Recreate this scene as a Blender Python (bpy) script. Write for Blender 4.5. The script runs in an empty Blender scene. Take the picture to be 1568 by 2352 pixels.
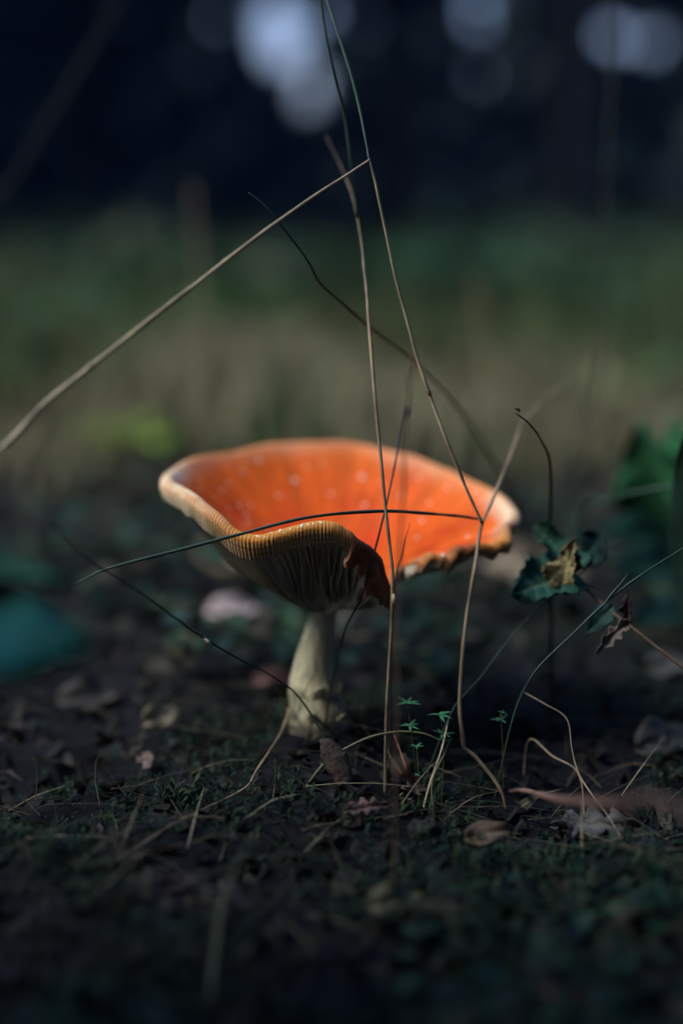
import bpy, math, random
import numpy as np
from mathutils import Vector, Matrix

R = math.radians
rng = np.random.default_rng(7)
random.seed(7)
scene = bpy.context.scene
col = scene.collection

# ------------------------------------------------------------------ camera
CAM_Z = 0.215
PITCH = R(10.8)
LENS, SENSOR = 50.0, 24.0
FOCUS = 0.545
cam_d = bpy.data.cameras.new('camera')
cam = bpy.data.objects.new('camera', cam_d)
col.objects.link(cam)
cam.location = (0, 0, CAM_Z)
cam.rotation_euler = (R(90) - PITCH, 0, 0)
cam_d.sensor_fit = 'HORIZONTAL'
cam_d.sensor_width = SENSOR
cam_d.lens = LENS
cam_d.clip_start = 0.02
cam_d.clip_end = 600
cam_d.dof.use_dof = True
cam_d.dof.focus_distance = FOCUS
cam_d.dof.aperture_fstop = 2.0
scene.camera = cam

# ------------------------------------------------------------------ sky, sun, exposure
SUN_EL, SUN_AZ = R(46), R(-106)          # azimuth from +Y towards +X
world = bpy.data.worlds.new('World')
scene.world = world
world.use_nodes = True
wn, wl = world.node_tree.nodes, world.node_tree.links
sky = wn.new('ShaderNodeTexSky')
sky.sky_type = 'NISHITA'
sky.sun_disc = False
sky.sun_elevation = SUN_EL
sky.sun_rotation = SUN_AZ
sky.air_density = 1.0
sky.dust_density = 4.0
sky.ozone_density = 2.0
tint = wn.new('ShaderNodeMix'); tint.data_type = 'RGBA'; tint.blend_type = 'MULTIPLY'
tint.inputs[0].default_value = 1.0
# deep blue overhead, paling evenly towards the horizon all round
wtc = wn.new('ShaderNodeTexCoord'); wsx = wn.new('ShaderNodeSeparateXYZ'); wmr = wn.new('ShaderNodeMapRange'); wcr = wn.new('ShaderNodeMix'); wcr.data_type = 'RGBA'
wl.new(wtc.outputs['Generated'], wsx.inputs[0]); wl.new(wsx.outputs['Z'], wmr.inputs['Value'])
wmr.inputs['From Min'].default_value = 0.10; wmr.inputs['From Max'].default_value = 0.60
wl.new(wmr.outputs['Result'], wcr.inputs[0])
wcr.inputs[6].default_value = (0.86, 0.86, 1.06, 1)
wcr.inputs[7].default_value = (0.40, 0.72, 1.15, 1)
wl.new(wcr.outputs[2], tint.inputs[7])
wl.new(sky.outputs[0], tint.inputs[6])
bg = wn['Background']
bg.inputs[1].default_value = 0.12
wl.new(tint.outputs[2], bg.inputs[0])

sun_d = bpy.data.lights.new('sun', 'SUN')
sun_d.energy = 2.2
sun_d.angle = R(26)
sun_d.color = (1.0, 0.94, 0.84)
sun = bpy.data.objects.new('sun', sun_d)
col.objects.link(sun)
SUN_DIR = Vector((math.sin(SUN_AZ) * math.cos(SUN_EL), math.cos(SUN_AZ) * math.cos(SUN_EL), math.sin(SUN_EL)))
sun.rotation_euler = SUN_DIR.to_track_quat('Z', 'Y').to_euler()

vs = scene.view_settings
vs.view_transform = 'Standard'
vs.look = 'None'
vs.exposure = 1.4
vs.gamma = 1.0
scene.render.engine = 'CYCLES'
scene.cycles.use_denoising = True
scene.cycles.max_bounces = 6
scene.cycles.sample_clamp_indirect = 4.0

# ------------------------------------------------------------------ placing helpers
FPX = LENS / SENSOR * 1568.0            # focal length in units of a 1568 wide print
CP, SP = math.cos(PITCH), math.sin(PITCH)


def at(vx, vy, d):
    """the world point at depth d along the lens axis, seen at (vx, vy) of a 1568x2352 print"""
    a = (vx - 784.0) / FPX * d
    b = (1176.0 - vy) / FPX * d
    return Vector((a, d * CP + b * SP, CAM_Z - d * SP + b * CP))


def _hash(ix, iy, seed):
    h = (ix.astype(np.int64) * 374761393 + iy.astype(np.int64) * 668265263 + seed * 974634777) & 0xffffffff
    h = ((h ^ (h >> 13)) * 1274126177) & 0xffffffff
    return ((h ^ (h >> 16)) & 0xffff) / 65535.0


def vnoise(x, y, seed=0):
    x = np.asarray(x, float); y = np.asarray(y, float)
    ix = np.floor(x); iy = np.floor(y)
    fx = x - ix; fy = y - iy
    fx = fx * fx * (3 - 2 * fx); fy = fy * fy * (3 - 2 * fy)
    a = _hash(ix, iy, seed); b = _hash(ix + 1, iy, seed)
    c = _hash(ix, iy + 1, seed); d = _hash(ix + 1, iy + 1, seed)
    return (a * (1 - fx) + b * fx) * (1 - fy) + (c * (1 - fx) + d * fx) * fy - 0.5


def gh(x, y):
    """height of the forest floor"""
    x = np.asarray(x, float); y = np.asarray(y, float)
    r = np.hypot(x, y - 0.55)
    far = np.clip((r - 0.5) / 3.0, 0, 1)
    near = 0.017 * vnoise(x / 0.09, y / 0.09, 1) + 0.010 * vnoise(x / 0.035, y / 0.035, 2) + 0.003 * vnoise(x / 0.012, y / 0.012, 8)
    mound = .015 * np.exp(-((x + .010) ** 2 + (y - .566) ** 2) / .026 ** 2)
    return near + mound + far * (0.10 * vnoise(x / 1.3, y / 1.3, 3)) - 0.04 * far * np.clip(1 - r / 6, 0, 1)


def ghf(x, y):
    return float(gh(x, y))


def gp(vx, vy, lift=0.0):
    """the point of the floor seen at (vx, vy)"""
    a = at(vx, vy, 1.0)
    o = Vector((0, 0, CAM_Z))
    dirv = a - o
    t = -CAM_Z / dirv.z
    for _ in range(12):
        p = o + dirv * t
        t += (ghf(p.x, p.y) - p.z) / dirv.z * 0.8
    p = o + dirv * t
    return Vector((p.x, p.y, ghf(p.x, p.y) + lift))


def gd(vx, d, lift=-0.004):
    """the point of the floor at depth d under print column vx"""
    lo, hi = 400.0, 4000.0
    for _ in range(40):
        m = (lo + hi) / 2
        p = at(vx, m, d)
        if p.z > ghf(p.x, p.y):
            lo = m
        else:
            hi = m
    p = at(vx, lo, d)
    p.z = ghf(p.x, p.y) + lift
    return p


# ------------------------------------------------------------------ materials
MATS = {}


def material(name, base=None, rough=0.6, attr=False, vary=0.25, nscale=60.0, bump=0.0, bscale=300.0,
             sss=0.0, trans=0.0, spec=0.3, sheen=0.0):
    m = bpy.data.materials.new(name)
    m.use_nodes = True
    n, l = m.node_tree.nodes, m.node_tree.links
    p = n['Principled BSDF']
    tc = n.new('ShaderNodeTexCoord')
    if attr:
        src = n.new('ShaderNodeAttribute'); src.attribute_name = 'Col'
        csock = src.outputs['Color']
    else:
        rgb = n.new('ShaderNodeRGB'); rgb.outputs[0].default_value = (*base, 1)
        csock = rgb.outputs[0]
    noi = n.new('ShaderNodeTexNoise')
    noi.inputs['Scale'].default_value = nscale
    noi.inputs['Detail'].default_value = 6
    l.new(tc.outputs['Object'], noi.inputs['Vector'])
    mr = n.new('ShaderNodeMapRange')
    mr.inputs['From Min'].default_value = 0.3
    mr.inputs['From Max'].default_value = 0.7
    mr.inputs['To Min'].default_value = 1 - vary
    mr.inputs['To Max'].default_value = 1 + vary
    l.new(noi.outputs['Fac'], mr.inputs['Value'])
    mx = n.new('ShaderNodeMix'); mx.data_type = 'RGBA'; mx.blend_type = 'MULTIPLY'
    mx.inputs[0].default_value = 1.0
    l.new(csock, mx.inputs[6])
    l.new(mr.outputs['Result'], mx.inputs[7])
    l.new(mx.outputs[2], p.inputs['Base Color'])
    p.inputs['Roughness'].default_value = rough
    p.inputs['Specular IOR Level'].default_value = spec
    if sss:
        p.inputs['Subsurface Weight'].default_value = sss
        p.inputs['Subsurface Radius'].default_value = (1.0, 0.45, 0.2)
        p.inputs['Subsurface Scale'].default_value = 0.004
    if bump:
        bn = n.new('ShaderNodeTexNoise')
        bn.inputs['Scale'].default_value = bscale
        bn.inputs['Detail'].default_value = 5
        l.new(tc.outputs['Object'], bn.inputs['Vector'])
        bp = n.new('ShaderNodeBump')
        bp.inputs['Strength'].default_value = bump
        bp.inputs['Distance'].default_value = 0.001
        l.new(bn.outputs['Fac'], bp.inputs['Height'])
        l.new(bp.outputs['Normal'], p.inputs['Normal'])
    if trans:
        out = n['Material Output']
        tr = n.new('ShaderNodeBsdfTranslucent')
        l.new(mx.outputs[2], tr.inputs['Color'])
        ms = n.new('ShaderNodeMixShader')
        ms.inputs[0].default_value = trans
        l.new(p.outputs[0], ms.inputs[1])
        l.new(tr.outputs[0], ms.inputs[2])
        l.new(ms.outputs[0], out.inputs['Surface'])
    MATS[name] = m
    return m


material('soil', (0.007, 0.007, 0.008), 0.95, vary=0.6, nscale=25, bump=0.8, bscale=120, spec=0.1)
material('litter', attr=True, rough=0.75, vary=0.3, nscale=150, spec=0.25, trans=0.15)
material('moss', attr=True, rough=0.7, vary=0.2, nscale=80, spec=0.2, trans=0.25)
material('cap_skin', attr=True, rough=0.6, vary=0.10, nscale=90, bump=0.25, bscale=900, sss=0.12, spec=0.12)
material('gill', (0.74, 0.67, 0.50), 0.6, vary=0.12, nscale=200, sss=0.1, spec=0.2)
material('stem_flesh', (0.50, 0.44, 0.27), 0.6, vary=0.16, nscale=120, bump=0.5, bscale=500, spec=0.2)
material('wart', (0.74, 0.58, 0.46), 0.7, vary=0.1, nscale=600, bump=0.5, bscale=1500, spec=0.2)
material('flake', (0.72, 0.62, 0.48), 0.95, vary=0.08, nscale=600, spec=0.2)
material('straw', (0.36, 0.28, 0.16), 0.5, vary=0.55, nscale=70, spec=0.4)
material('straw_brown', (0.22, 0.15, 0.085), 0.55, vary=0.6, nscale=70, spec=0.35)
material('straw_pale', (0.45, 0.36, 0.22), 0.5, vary=0.3, nscale=140, spec=0.4)
material('blade_green', (0.025, 0.060, 0.035), 0.45, vary=0.45, nscale=60, spec=0.45)
material('blade_olive', (0.085, 0.085, 0.030), 0.5, vary=0.35, nscale=100, spec=0.4)
material('stalk_dark', (0.020, 0.019, 0.016), 0.6, vary=0.3, nscale=120, spec=0.3)
material('needle_red', (0.20, 0.075, 0.040), 0.55, vary=0.25, nscale=120, spec=0.3)
material('twig', (0.10, 0.065, 0.042), 0.85, vary=0.45, nscale=160, bump=0.8, bscale=600, spec=0.15)
material('twig_pink', (0.17, 0.095, 0.07), 0.8, vary=0.3, nscale=90, bump=0.6, bscale=500, spec=0.2)
material('bark', (0.016, 0.015, 0.016), 0.95, vary=0.5, nscale=9, bump=1.0, bscale=25, spec=0.1)
material('bark_chip', (0.050, 0.036, 0.028), 0.9, vary=0.5, nscale=200, bump=1.0, bscale=500, spec=0.15)
material('leaf', attr=True, rough=0.62, vary=0.18, nscale=90, bump=0.3, bscale=400, trans=0.35, spec=0.15)
material('dead_leaf', attr=True, rough=0.7, vary=0.35, nscale=120, bump=0.5, bscale=500, trans=0.15, spec=0.25)
material('crumpled', attr=True, rough=0.7, vary=0.75, nscale=420, bump=1.0, bscale=700, trans=0.15, spec=0.2)
material('foliage', attr=True, rough=0.6, vary=0.2, nscale=2, trans=0.15, spec=0.2)


_m = MATS['stem_flesh'].node_tree
# soil splashed and rubbed on to the foot of the stem
_p = _m.nodes['Principled BSDF']
_src = _p.inputs['Base Color'].links[0].from_socket
_g = _m.nodes.new('ShaderNodeNewGeometry'); _sx = _m.nodes.new('ShaderNodeSeparateXYZ'); _m.links.new(_g.outputs['Position'], _sx.inputs[0])
_sn = _m.nodes.new('ShaderNodeTexWhiteNoise') if False else _m.nodes.new('ShaderNodeTexVoronoi')
_sn.inputs['Scale'].default_value = 140
_m.links.new(_g.outputs['Position'], _sn.inputs['Vector'])
_ma = _m.nodes.new('ShaderNodeMath'); _ma.operation = 'MULTIPLY_ADD'; _ma.inputs[1].default_value = .022
_m.links.new(_sn.outputs['Distance'], _ma.inputs[0]); _m.links.new(_sx.outputs['Z'], _ma.inputs[2])
_mr = _m.nodes.new('ShaderNodeMapRange'); _mr.inputs['From Min'].default_value = .026; _mr.inputs['From Max'].default_value = .046; _mr.inputs['To Min'].default_value = .85; _mr.inputs['To Max'].default_value = 0
_m.links.new(_ma.outputs[0], _mr.inputs['Value'])
_mm = _m.nodes.new('ShaderNodeMix'); _mm.data_type = 'RGBA'; _mm.inputs[7].default_value = (.045, .036, .026, 1)
_m.links.new(_mr.outputs['Result'], _mm.inputs[0]); _m.links.new(_src, _mm.inputs[6]); _m.links.new(_mm.outputs[2], _p.inputs['Base Color'])
_mp = _m.nodes.new('ShaderNodeMapping')
_mp.inputs['Scale'].default_value = (4.0, 4.0, .35)
_tc = [n for n in _m.nodes if n.type == 'TEX_COORD'][0]
_m.links.new(_tc.outputs['Object'], _mp.inputs['Vector'])
for _n in [n for n in _m.nodes if n.type == 'TEX_NOISE']:
    _m.links.new(_mp.outputs[0], _n.inputs['Vector'])
[n for n in _m.nodes if n.type == 'MAP_RANGE' and n != _mr][0].inputs['To Min'].default_value = .55

# ------------------------------------------------------------------ object helpers
def tag(o, label=None, cat=None, group=None, kind=None):
    if label: o['label'] = label
    if cat: o['category'] = cat
    if group: o['group'] = group
    if kind: o['kind'] = kind
    return o


def mesh_obj(name, verts, faces, mat, parent=None, colors=None, smooth=True):
    me = bpy.data.meshes.new(name)
    if isinstance(verts, np.ndarray): verts = verts.tolist()
    if isinstance(faces, np.ndarray): faces = faces.tolist()
    me.from_pydata(verts, [], faces)
    if smooth:
        me.polygons.foreach_set('use_smooth', [True] * len(me.polygons))
    if colors is not None:
        ca = me.color_attributes.new('Col', 'FLOAT_COLOR', 'POINT')
        c = np.ones((len(verts), 4)); c[:, :3] = colors
        ca.data.foreach_set('color', c.ravel())
    me.materials.append(MATS[mat])
    me.update()
    o = bpy.data.objects.new(name, me)
    col.objects.link(o)
    if parent is not None:
        o.parent = parent
        o.matrix_parent_inverse = Matrix.Translation(-Vector(parent.location))
    return o


def empty(name, loc=(0, 0, 0)):
    o = bpy.data.objects.new(name, None)
    o.empty_display_size = 0.01
    o.location = loc
    col.objects.link(o)
    return o


def catmull(P, n=8, closed=False):
    P = np.asarray(P, float)
    out = []
    m = len(P)
    rngs = range(m) if closed else range(m - 1)
    for i in rngs:
        if closed:
            p0, p1, p2, p3 = P[(i - 1) % m], P[i], P[(i + 1) % m], P[(i + 2) % m]
        else:
            p1, p2 = P[i], P[i + 1]
            p0 = P[i - 1] if i > 0 else 2 * p1 - p2
            p3 = P[i + 2] if i + 2 < m else 2 * p2 - p1
        # centripetal-like damping
        for k in range(n):
            t = k / n
            out.append(0.5 * ((2 * p1) + (-p0 + p2) * t + (2 * p0 - 5 * p1 + 4 * p2 - p3) * t * t + (-p0 + 3 * p1 - 3 * p2 + p3) * t ** 3))
    if not closed:
        out.append(P[-1])
    return np.array(out)


def sweep(pts, rad, seg=7, flat=1.0, flat_dir=(0, 1, 0), rough=0.0):
    """tube along pts (n,3) with radii; flat < 1 squashes it along flat_dir"""
    pts = np.asarray(pts, float); n = len(pts)
    rad = np.asarray(rad, float)
    T = np.gradient(pts, axis=0)
    T /= np.linalg.norm(T, axis=1)[:, None] + 1e-12
    fd = np.array(flat_dir, float)
    V = []
    for i in range(n):
        t = T[i]
        a = fd - t * np.dot(fd, t)
        if np.linalg.norm(a) < 1e-3:
            a = np.array([1, 0, 0]) - t * t[0]
        a /= np.linalg.norm(a)
        b = np.cross(t, a)
        r = rad[i] * (1 + rough * (random.random() - 0.5))
        for k in range(seg):
            th = 2 * math.pi * k / seg
            V.append(pts[i] + r * (math.cos(th) * a * flat + math.sin(th) * b))
    F = []
    for i in range(n - 1):
        for k in range(seg):
            k2 = (k + 1) % seg
            F.append([i * seg + k, i * seg + k2, (i + 1) * seg + k2, (i + 1) * seg + k])
    F.append(list(range(seg))[::-1])
    F.append([(n - 1) * seg + k for k in range(seg)])
    return np.array(V), F


def path(*runs, n=8):
    """runs of control points; a new run starts after a sharp kink"""
    out = None
    for r in runs:
        r = [tuple(p) for p in r]
        c = catmull(r, n) if len(r) > 2 else np.array([np.array(r[0]) + (np.array(r[-1]) - np.array(r[0])) * t for t in np.linspace(0, 1, n)])
        out = c if out is None else np.vstack([out, c[1:]])
    return out


def lerp_r(n, *keys):
    return np.interp(np.linspace(0, 1, n), np.linspace(0, 1, len(keys)), keys)


def stalk(name, pts, radii, mat, label=None, cat=None, group=None, parent=None, flat=1.0, seg=7, rough=0.0):
    pts = np.array(pts, float)
    base = Vector(pts[0])
    r = lerp_r(len(pts), *[x * 1e-3 for x in radii])
    sd_ = random.randrange(1000)
    tq = np.linspace(0, 1, len(pts)); env = np.sin(math.pi * tq) ** .5
    ln_ = np.linalg.norm(np.diff(pts, axis=0), axis=1).sum()
    for ax in range(3):      # grown things are never quite straight or even
        pts[:, ax] += env * (vnoise(tq * ln_ / .018, tq * 0 + ax * 7.3, sd_) * .0007)
    r = .82 * r * (1 + .35 * vnoise(tq * ln_ / .006, tq * 0 + 3.1, sd_))
    V, F = sweep(pts, r, seg, flat, rough=rough)
    if parent is None:
        V = V - np.array(base)
        o = mesh_obj(name, V, F, mat)
        o.location = base
        tag(o, label, cat, group)
    else:
        o = mesh_obj(name, V, F, mat, parent)
    return o


def quad_cloud(P, U, W, colors):
    """leaf quads with centre P, half axes U and W"""
    n = len(P)
    V = np.empty((n, 4, 3))
    V[:, 0] = P - U; V[:, 1] = P - W * 0.9 + U * 0.1; V[:, 2] = P + U; V[:, 3] = P + W * 0.9 + U * 0.1
    F = np.arange(n * 4).reshape(n, 4)
    return V.reshape(-1, 3), F, np.repeat(colors, 4, axis=0)


def rand_unit(n):
    v = rng.normal(size=(n, 3))
    return v / np.linalg.norm(v, axis=1)[:, None]


# ------------------------------------------------------------------ the forest floor
def warp(n, near, far, c):
    t = np.linspace(-1, 1, n)
    return c + np.sign(t) * near * (np.exp(np.abs(t) * math.log(far / near + 1)) - 1)


gx = warp(361, 0.06, 140, 0.0)
gy = warp(361, 0.06, 140, 0.55)
X, Y = np.meshgrid(gx, gy, indexing='ij')
Z = gh(X, Y)
gv = np.stack([X, Y, Z], -1).reshape(-1, 3)
nx = len(gx)
ii, jj = np.meshgrid(np.arange(nx - 1), np.arange(nx - 1), indexing='ij')
a = (ii * nx + jj).ravel()
gf = np.stack([a, a + nx, a + nx + 1, a + 1], -1)
tag(mesh_obj('ground', gv, gf, 'soil'), 'dark soil of the forest floor under the litter', 'ground', kind='structure')

# ------------------------------------------------------------------ the mushroom
# crest of the cap margin, all the way round: print x, y, lens depth, roll radius mm, band mm, cream, ochre, dark, tear
RIM = [
    (716, 1196, .545, 2.7, 6.4, .10, 1.0, .0, 0), (652, 1216, .546, 2.7, 6.6, .05, 1.0, .0, 0),
    (592, 1231, .547, 2.7, 7.0, .05, 1.0, .0, 0), (545, 1218, .549, 2.6, 7.4, .15, .85, .0, 0),
    (497, 1175, .554, 2.8, 7.2, .6, .4, .0, 0), (450, 1140, .563, 3.0, 7.0, .9, .1, .0, 0),
    (408, 1113, .578, 3.2, 6.0, 1.0, .0, .0, 0), (384, 1096, .600, 3.2, 5.0, 1.0, .0, .0, 0),
    (402, 1074, .624, 2.6, 3.4, .9, .0, .0, 0), (452, 1048, .646, 3.0, 3.0, .28, .1, .0, 0),
    (540, 1036, .664, 2.6, 3.0, .28, .1, .0, 0), (640, 1018, .678, 2.6, 3.0, .28, .1, .0, 0),
    (770, 1015, .684, 2.6, 3.0, .28, .1, .0, 0), (868, 1028, .682, 2.6, 3.0, .28, .1, .0, 0),
    (962, 1053, .673, 2.6, 3.0, .28, .1, .0, 0), (1050, 1088, .658, 2.8, 3.0, .28, .2, .0, 0),
    (1120, 1121, .642, 3.0, 3.0, .28, .2, .0, 0), (1166, 1152, .624, 3.2, 3.4, .8, .1, .0, 0),
    (1180, 1182, .610, 3.0, 4.0, .9, .0, .1, .2), (1163, 1204, .603, 2.2, 3.0, .7, .1, .4, .5),
    (1160, 1236, .593, 2.6, 3.0, .25, .8, .1, .4), (1120, 1247, .589, 2.4, 3.4, .1, .7, .3, .5),
    (1080, 1256, .588, 2.0, 3.0, .1, .3, .8, .8), (1050, 1252, .588, 1.8, 3.4, .2, .2, .8, 1),
    (1030, 1273, .588, 2.0, 3.2, .3, .5, .4, 1), (985, 1278, .589, 2.0, 2.6, .3, .6, .3, 1),
    (950, 1290, .592, 1.8, 2.2, .2, .5, .4, 1), (922, 1304, .596, 1.4, 1.6, .2, .4, .4, 1),
    (905, 1322, .590, 1.3, 1.4, .1, .4, .6, 1),
    (903, 1368, .569, 1.6, 2.6, .0, .1, .9, 1), (893, 1344, .564, 2.8, 6.6, .0, .1, .8, .6),
    (880, 1312, .560, 3.0, 7.6, .0, .0, .95, .6), (870, 1276, .557, 3.0, 7.6, .0, .0, .95, .4),
    (846, 1252, .553, 3.2, 7.0, .0, .0, .95, .3), (822, 1240, .549, 3.2, 6.4, .0, .1, 1.0, .2),
    (800, 1219, .547, 3.2, 4.8, .25, .7, .3, .2), (764, 1199, .5455, 3.3, 4.4, .25, .9, .0, .1),
]
ctrl = []
for r_ in RIM:
    p = at(r_[0], r_[1], r_[2])
    ctrl.append([p.x, p.y, p.z, *r_[3:]])
dense = catmull(np.array(ctrl), 40, closed=True)
seg_l = np.linalg.norm(np.diff(np.vstack([dense[:, :3], dense[:1, :3]]), axis=0), axis=1)
cum = np.concatenate([[0], np.cumsum(seg_l)])
NU = 1800
tt = np.linspace(0, cum[-1], NU, endpoint=False)
ext = np.vstack([dense, dense[:1]])
rim = np.stack([np.interp(tt, cum, ext[:, k]) for k in range(ext.shape[1])], -1)
PERIM = cum[-1]
K = rim[:, :3].copy()
rollr = np.clip(rim[:, 3], .8, 5) * 1e-3
band = np.clip(rim[:, 4], .8, 9) * 1e-3
cream, ochre, darkw, tear = [np.clip(rim[:, k], 0, 1) for k in (5, 6, 7, 8)]
arc_u = tt
# ragged torn stretches
rag = vnoise(arc_u / 0.004, arc_u * 0, 11) * 0.0035 + vnoise(arc_u / 0.0013, arc_u * 0, 12) * 0.0014
K[:, 2] += tear * rag
# small general waviness of the margin
K[:, 2] += (1 - tear) * 0.0011 * vnoise(arc_u / 0.012, arc_u * 0, 13)
C = np.array([-0.005, 0.601, 0.0])
ZC = 0.077
out = K - C; out[:, 2] = 0
out /= np.linalg.norm(out, axis=1)[:, None]
# outward direction also follows the rim curve so that the roll stands square to it
tan = np.roll(K, -6, 0) - np.roll(K, 6, 0); tan[:, 2] = 0
tan /= np.linalg.norm(tan, axis=1)[:, None] + 1e-9
nrm = np.stack([tan[:, 1], -tan[:, 0], 0 * tan[:, 0]], -1)
nrm *= np.sign((nrm * out).sum(1))[:, None]
for _ in range(60):
    nrm = (np.roll(nrm, 1, 0) + nrm + np.roll(nrm, -1, 0)) / 3
o2 = out * 0.6 + nrm * 0.4
o2 /= np.linalg.norm(o2, axis=1)[:, None]
up = np.array([0, 0, 1.0])
t3 = np.roll(K, -14, 0) - np.roll(K, 14, 0)
for _ in range(40):
    t3 = (np.roll(t3, 2, 0) + t3 + np.roll(t3, -2, 0)) / 3
t3 /= np.linalg.norm(t3, axis=1)[:, None]
UPV = up - t3 * t3[:, 2:3]
UPV /= np.linalg.norm(UPV, axis=1)[:, None] + 1e-6
flapw = np.clip((darkw - .5) * 3, 0, 1) * np.clip(1 - np.abs(K[:, 0] - .008) / .03, 0, 1)[:] ** .3 * (K[:, 1] < .565)
for _ in range(80):
    flapw = (np.roll(flapw, 1) + flapw + np.roll(flapw, -1)) / 3
UPV = UPV * flapw[:, None] + up * (1 - flapw)[:, None]
UPV /= np.linalg.norm(UPV, axis=1)[:, None]
o2 = o2 - UPV * (o2 * UPV).sum(1)[:, None]
o2 /= np.linalg.norm(o2, axis=1)[:, None]
# striate ridges on the margin, unevenly spaced
NR = int(PERIM / 0.00145)
phase = arc_u / PERIM * NR * 2 * math.pi + 7.0 * vnoise(arc_u / 0.009, arc_u * 0, 14) + 2.0 * vnoise(arc_u / 0.0025, arc_u * 0, 15)
ramp_ = np.clip(.75 + 1.2 * vnoise(arc_u / .004, arc_u * 0, 16) + .6 * vnoise(arc_u / .0015, arc_u * 0, 17), .15, 1.3)
ridge = 0.5 + 0.5 * np.cos(phase) * ramp_
ridge = np.clip(ridge, 0, 1)

rows, cols = [], []
PHI0 = R(132)
NS = 64
svals = np.linspace(0.0, 1.0, NS)
inner_end = K - rollr[:, None] * UPV + rollr[:, None] * (math.cos(PHI0) * o2 + math.sin(PHI0) * UPV)
ORANGE = np.array([0.64, 0.088, 0.006]); RED = np.array([0.54, 0.040, 0.005]); YEL = np.array([0.72, 0.165, 0.020])
CREAM = np.array([0.82, 0.66, 0.42]); OCHRE = np.array([0.62, 0.24, 0.035]); BROWN = np.array([0.11, 0.036, 0.018])
PALE = np.array([0.66, 0.58, 0.42]); RUST = np.array([0.42, 0.13, 0.045])


def mixc(a, b, w):
    w = np.asarray(w)[..., None]
    return a * (1 - w) + b * w


rad_len = np.linalg.norm((K - C)[:, :2], axis=1)
ang = np.unwrap(np.arctan2(K[:, 1] - C[1], K[:, 0] - C[0]))


def top_z(s, zend):
    return ZC + (zend - ZC) * (0.35 * s + 0.65 * s ** 2.4)


for s in svals:
    P = C + s * (inner_end - C)
    z = top_z(s, inner_end[:, 2])
    lump = 0.0016 * vnoise(P[:, 0] / 0.016 + 5, P[:, 1] / 0.016, 21) + 0.0006 * vnoise(P[:, 0] / 0.005, P[:, 1] / 0.005, 22)
    P[:, 2] = z + lump * min(1, s * 3) * (1 - s ** 6)
    # faint radial ribs near the margin
    P[:, 2] += 0.00018 * (ridge - .5) * np.clip((s - .86) / .14, 0, 1)
    rows.append(P)
    n1 = vnoise(P[:, 0] / 0.012, P[:, 1] / 0.012, 23); n2 = vnoise(P[:, 0] / 0.004, P[:, 1] / 0.004, 24)
    c = mixc(np.tile(ORANGE, (NU, 1)), RED, np.clip(0.45 + n1 * 1.7 + n2 * .3 - .55 * s, 0, 1))
    streak = vnoise(ang * 26, np.full(NU, s * 2.2), 28) + .6 * vnoise(ang * 70, np.full(NU, s * 4), 29)
    c = c * (1 + .55 * streak * min(1, s * 1.5))[:, None]
    dirt = np.clip((vnoise(P[:, 0] / .0022, P[:, 1] / .0022, 30) - .34) * 9, 0, 1) * np.clip(.5 + 2 * n1, 0, 1)
    c = mixc(c, np.array([.22, .07, .03]), dirt * .7)
    c = mixc(c, YEL, np.clip((s - .62) / .38, 0, 1) ** 1.6 * .55 * (1 - darkw * .8))
    c = mixc(c, CREAM, np.clip((s - .90 + n1 * .05) / .11, 0, 1) ** 1.5 * cream)
    c = mixc(c, OCHRE, np.clip((s - .95) / .05, 0, 1) * ochre * .8)
    c = mixc(c, BROWN, np.clip((s - .94) / .06, 0, 1) * darkw)
    cols.append(c)
NA = 12
for k in range(1, NA + 1):
    ph = PHI0 + (R(-5) - PHI0) * k / NA
    f = k / NA
    gro = 0.00030 * (ridge - .5) * f * (1 - .5 * flapw)
    rr = rollr + gro
    P = K - rollr[:, None] * UPV + rr[:, None] * (math.cos(ph) * o2 + math.sin(ph) * UPV)
    rows.append(P)
    n2 = vnoise(arc_u / 0.003, arc_u * 0 + k * .4, 25)
    c = mixc(np.tile(YEL * .9, (NU, 1)), CREAM, cream * np.clip(.75 + n2 * .6, 0, 1))
    c = mixc(c, OCHRE, ochre * (.9 - .2 * f))
    c = mixc(c, np.array([.80, .42, .10]), ochre * ridge * .35)
    groove = np.clip(f * 1.6, 0, 1) * (1 - ridge) ** 1.3
    c = mixc(c, np.array([.36, .14, .04]), groove * .85 * np.clip(cream + ochre, 0, 1))
    c = mixc(c, BROWN, darkw)
    c = mixc(c, RUST, darkw * ridge * .45)
    cols.append(c)
NB = 14
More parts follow.
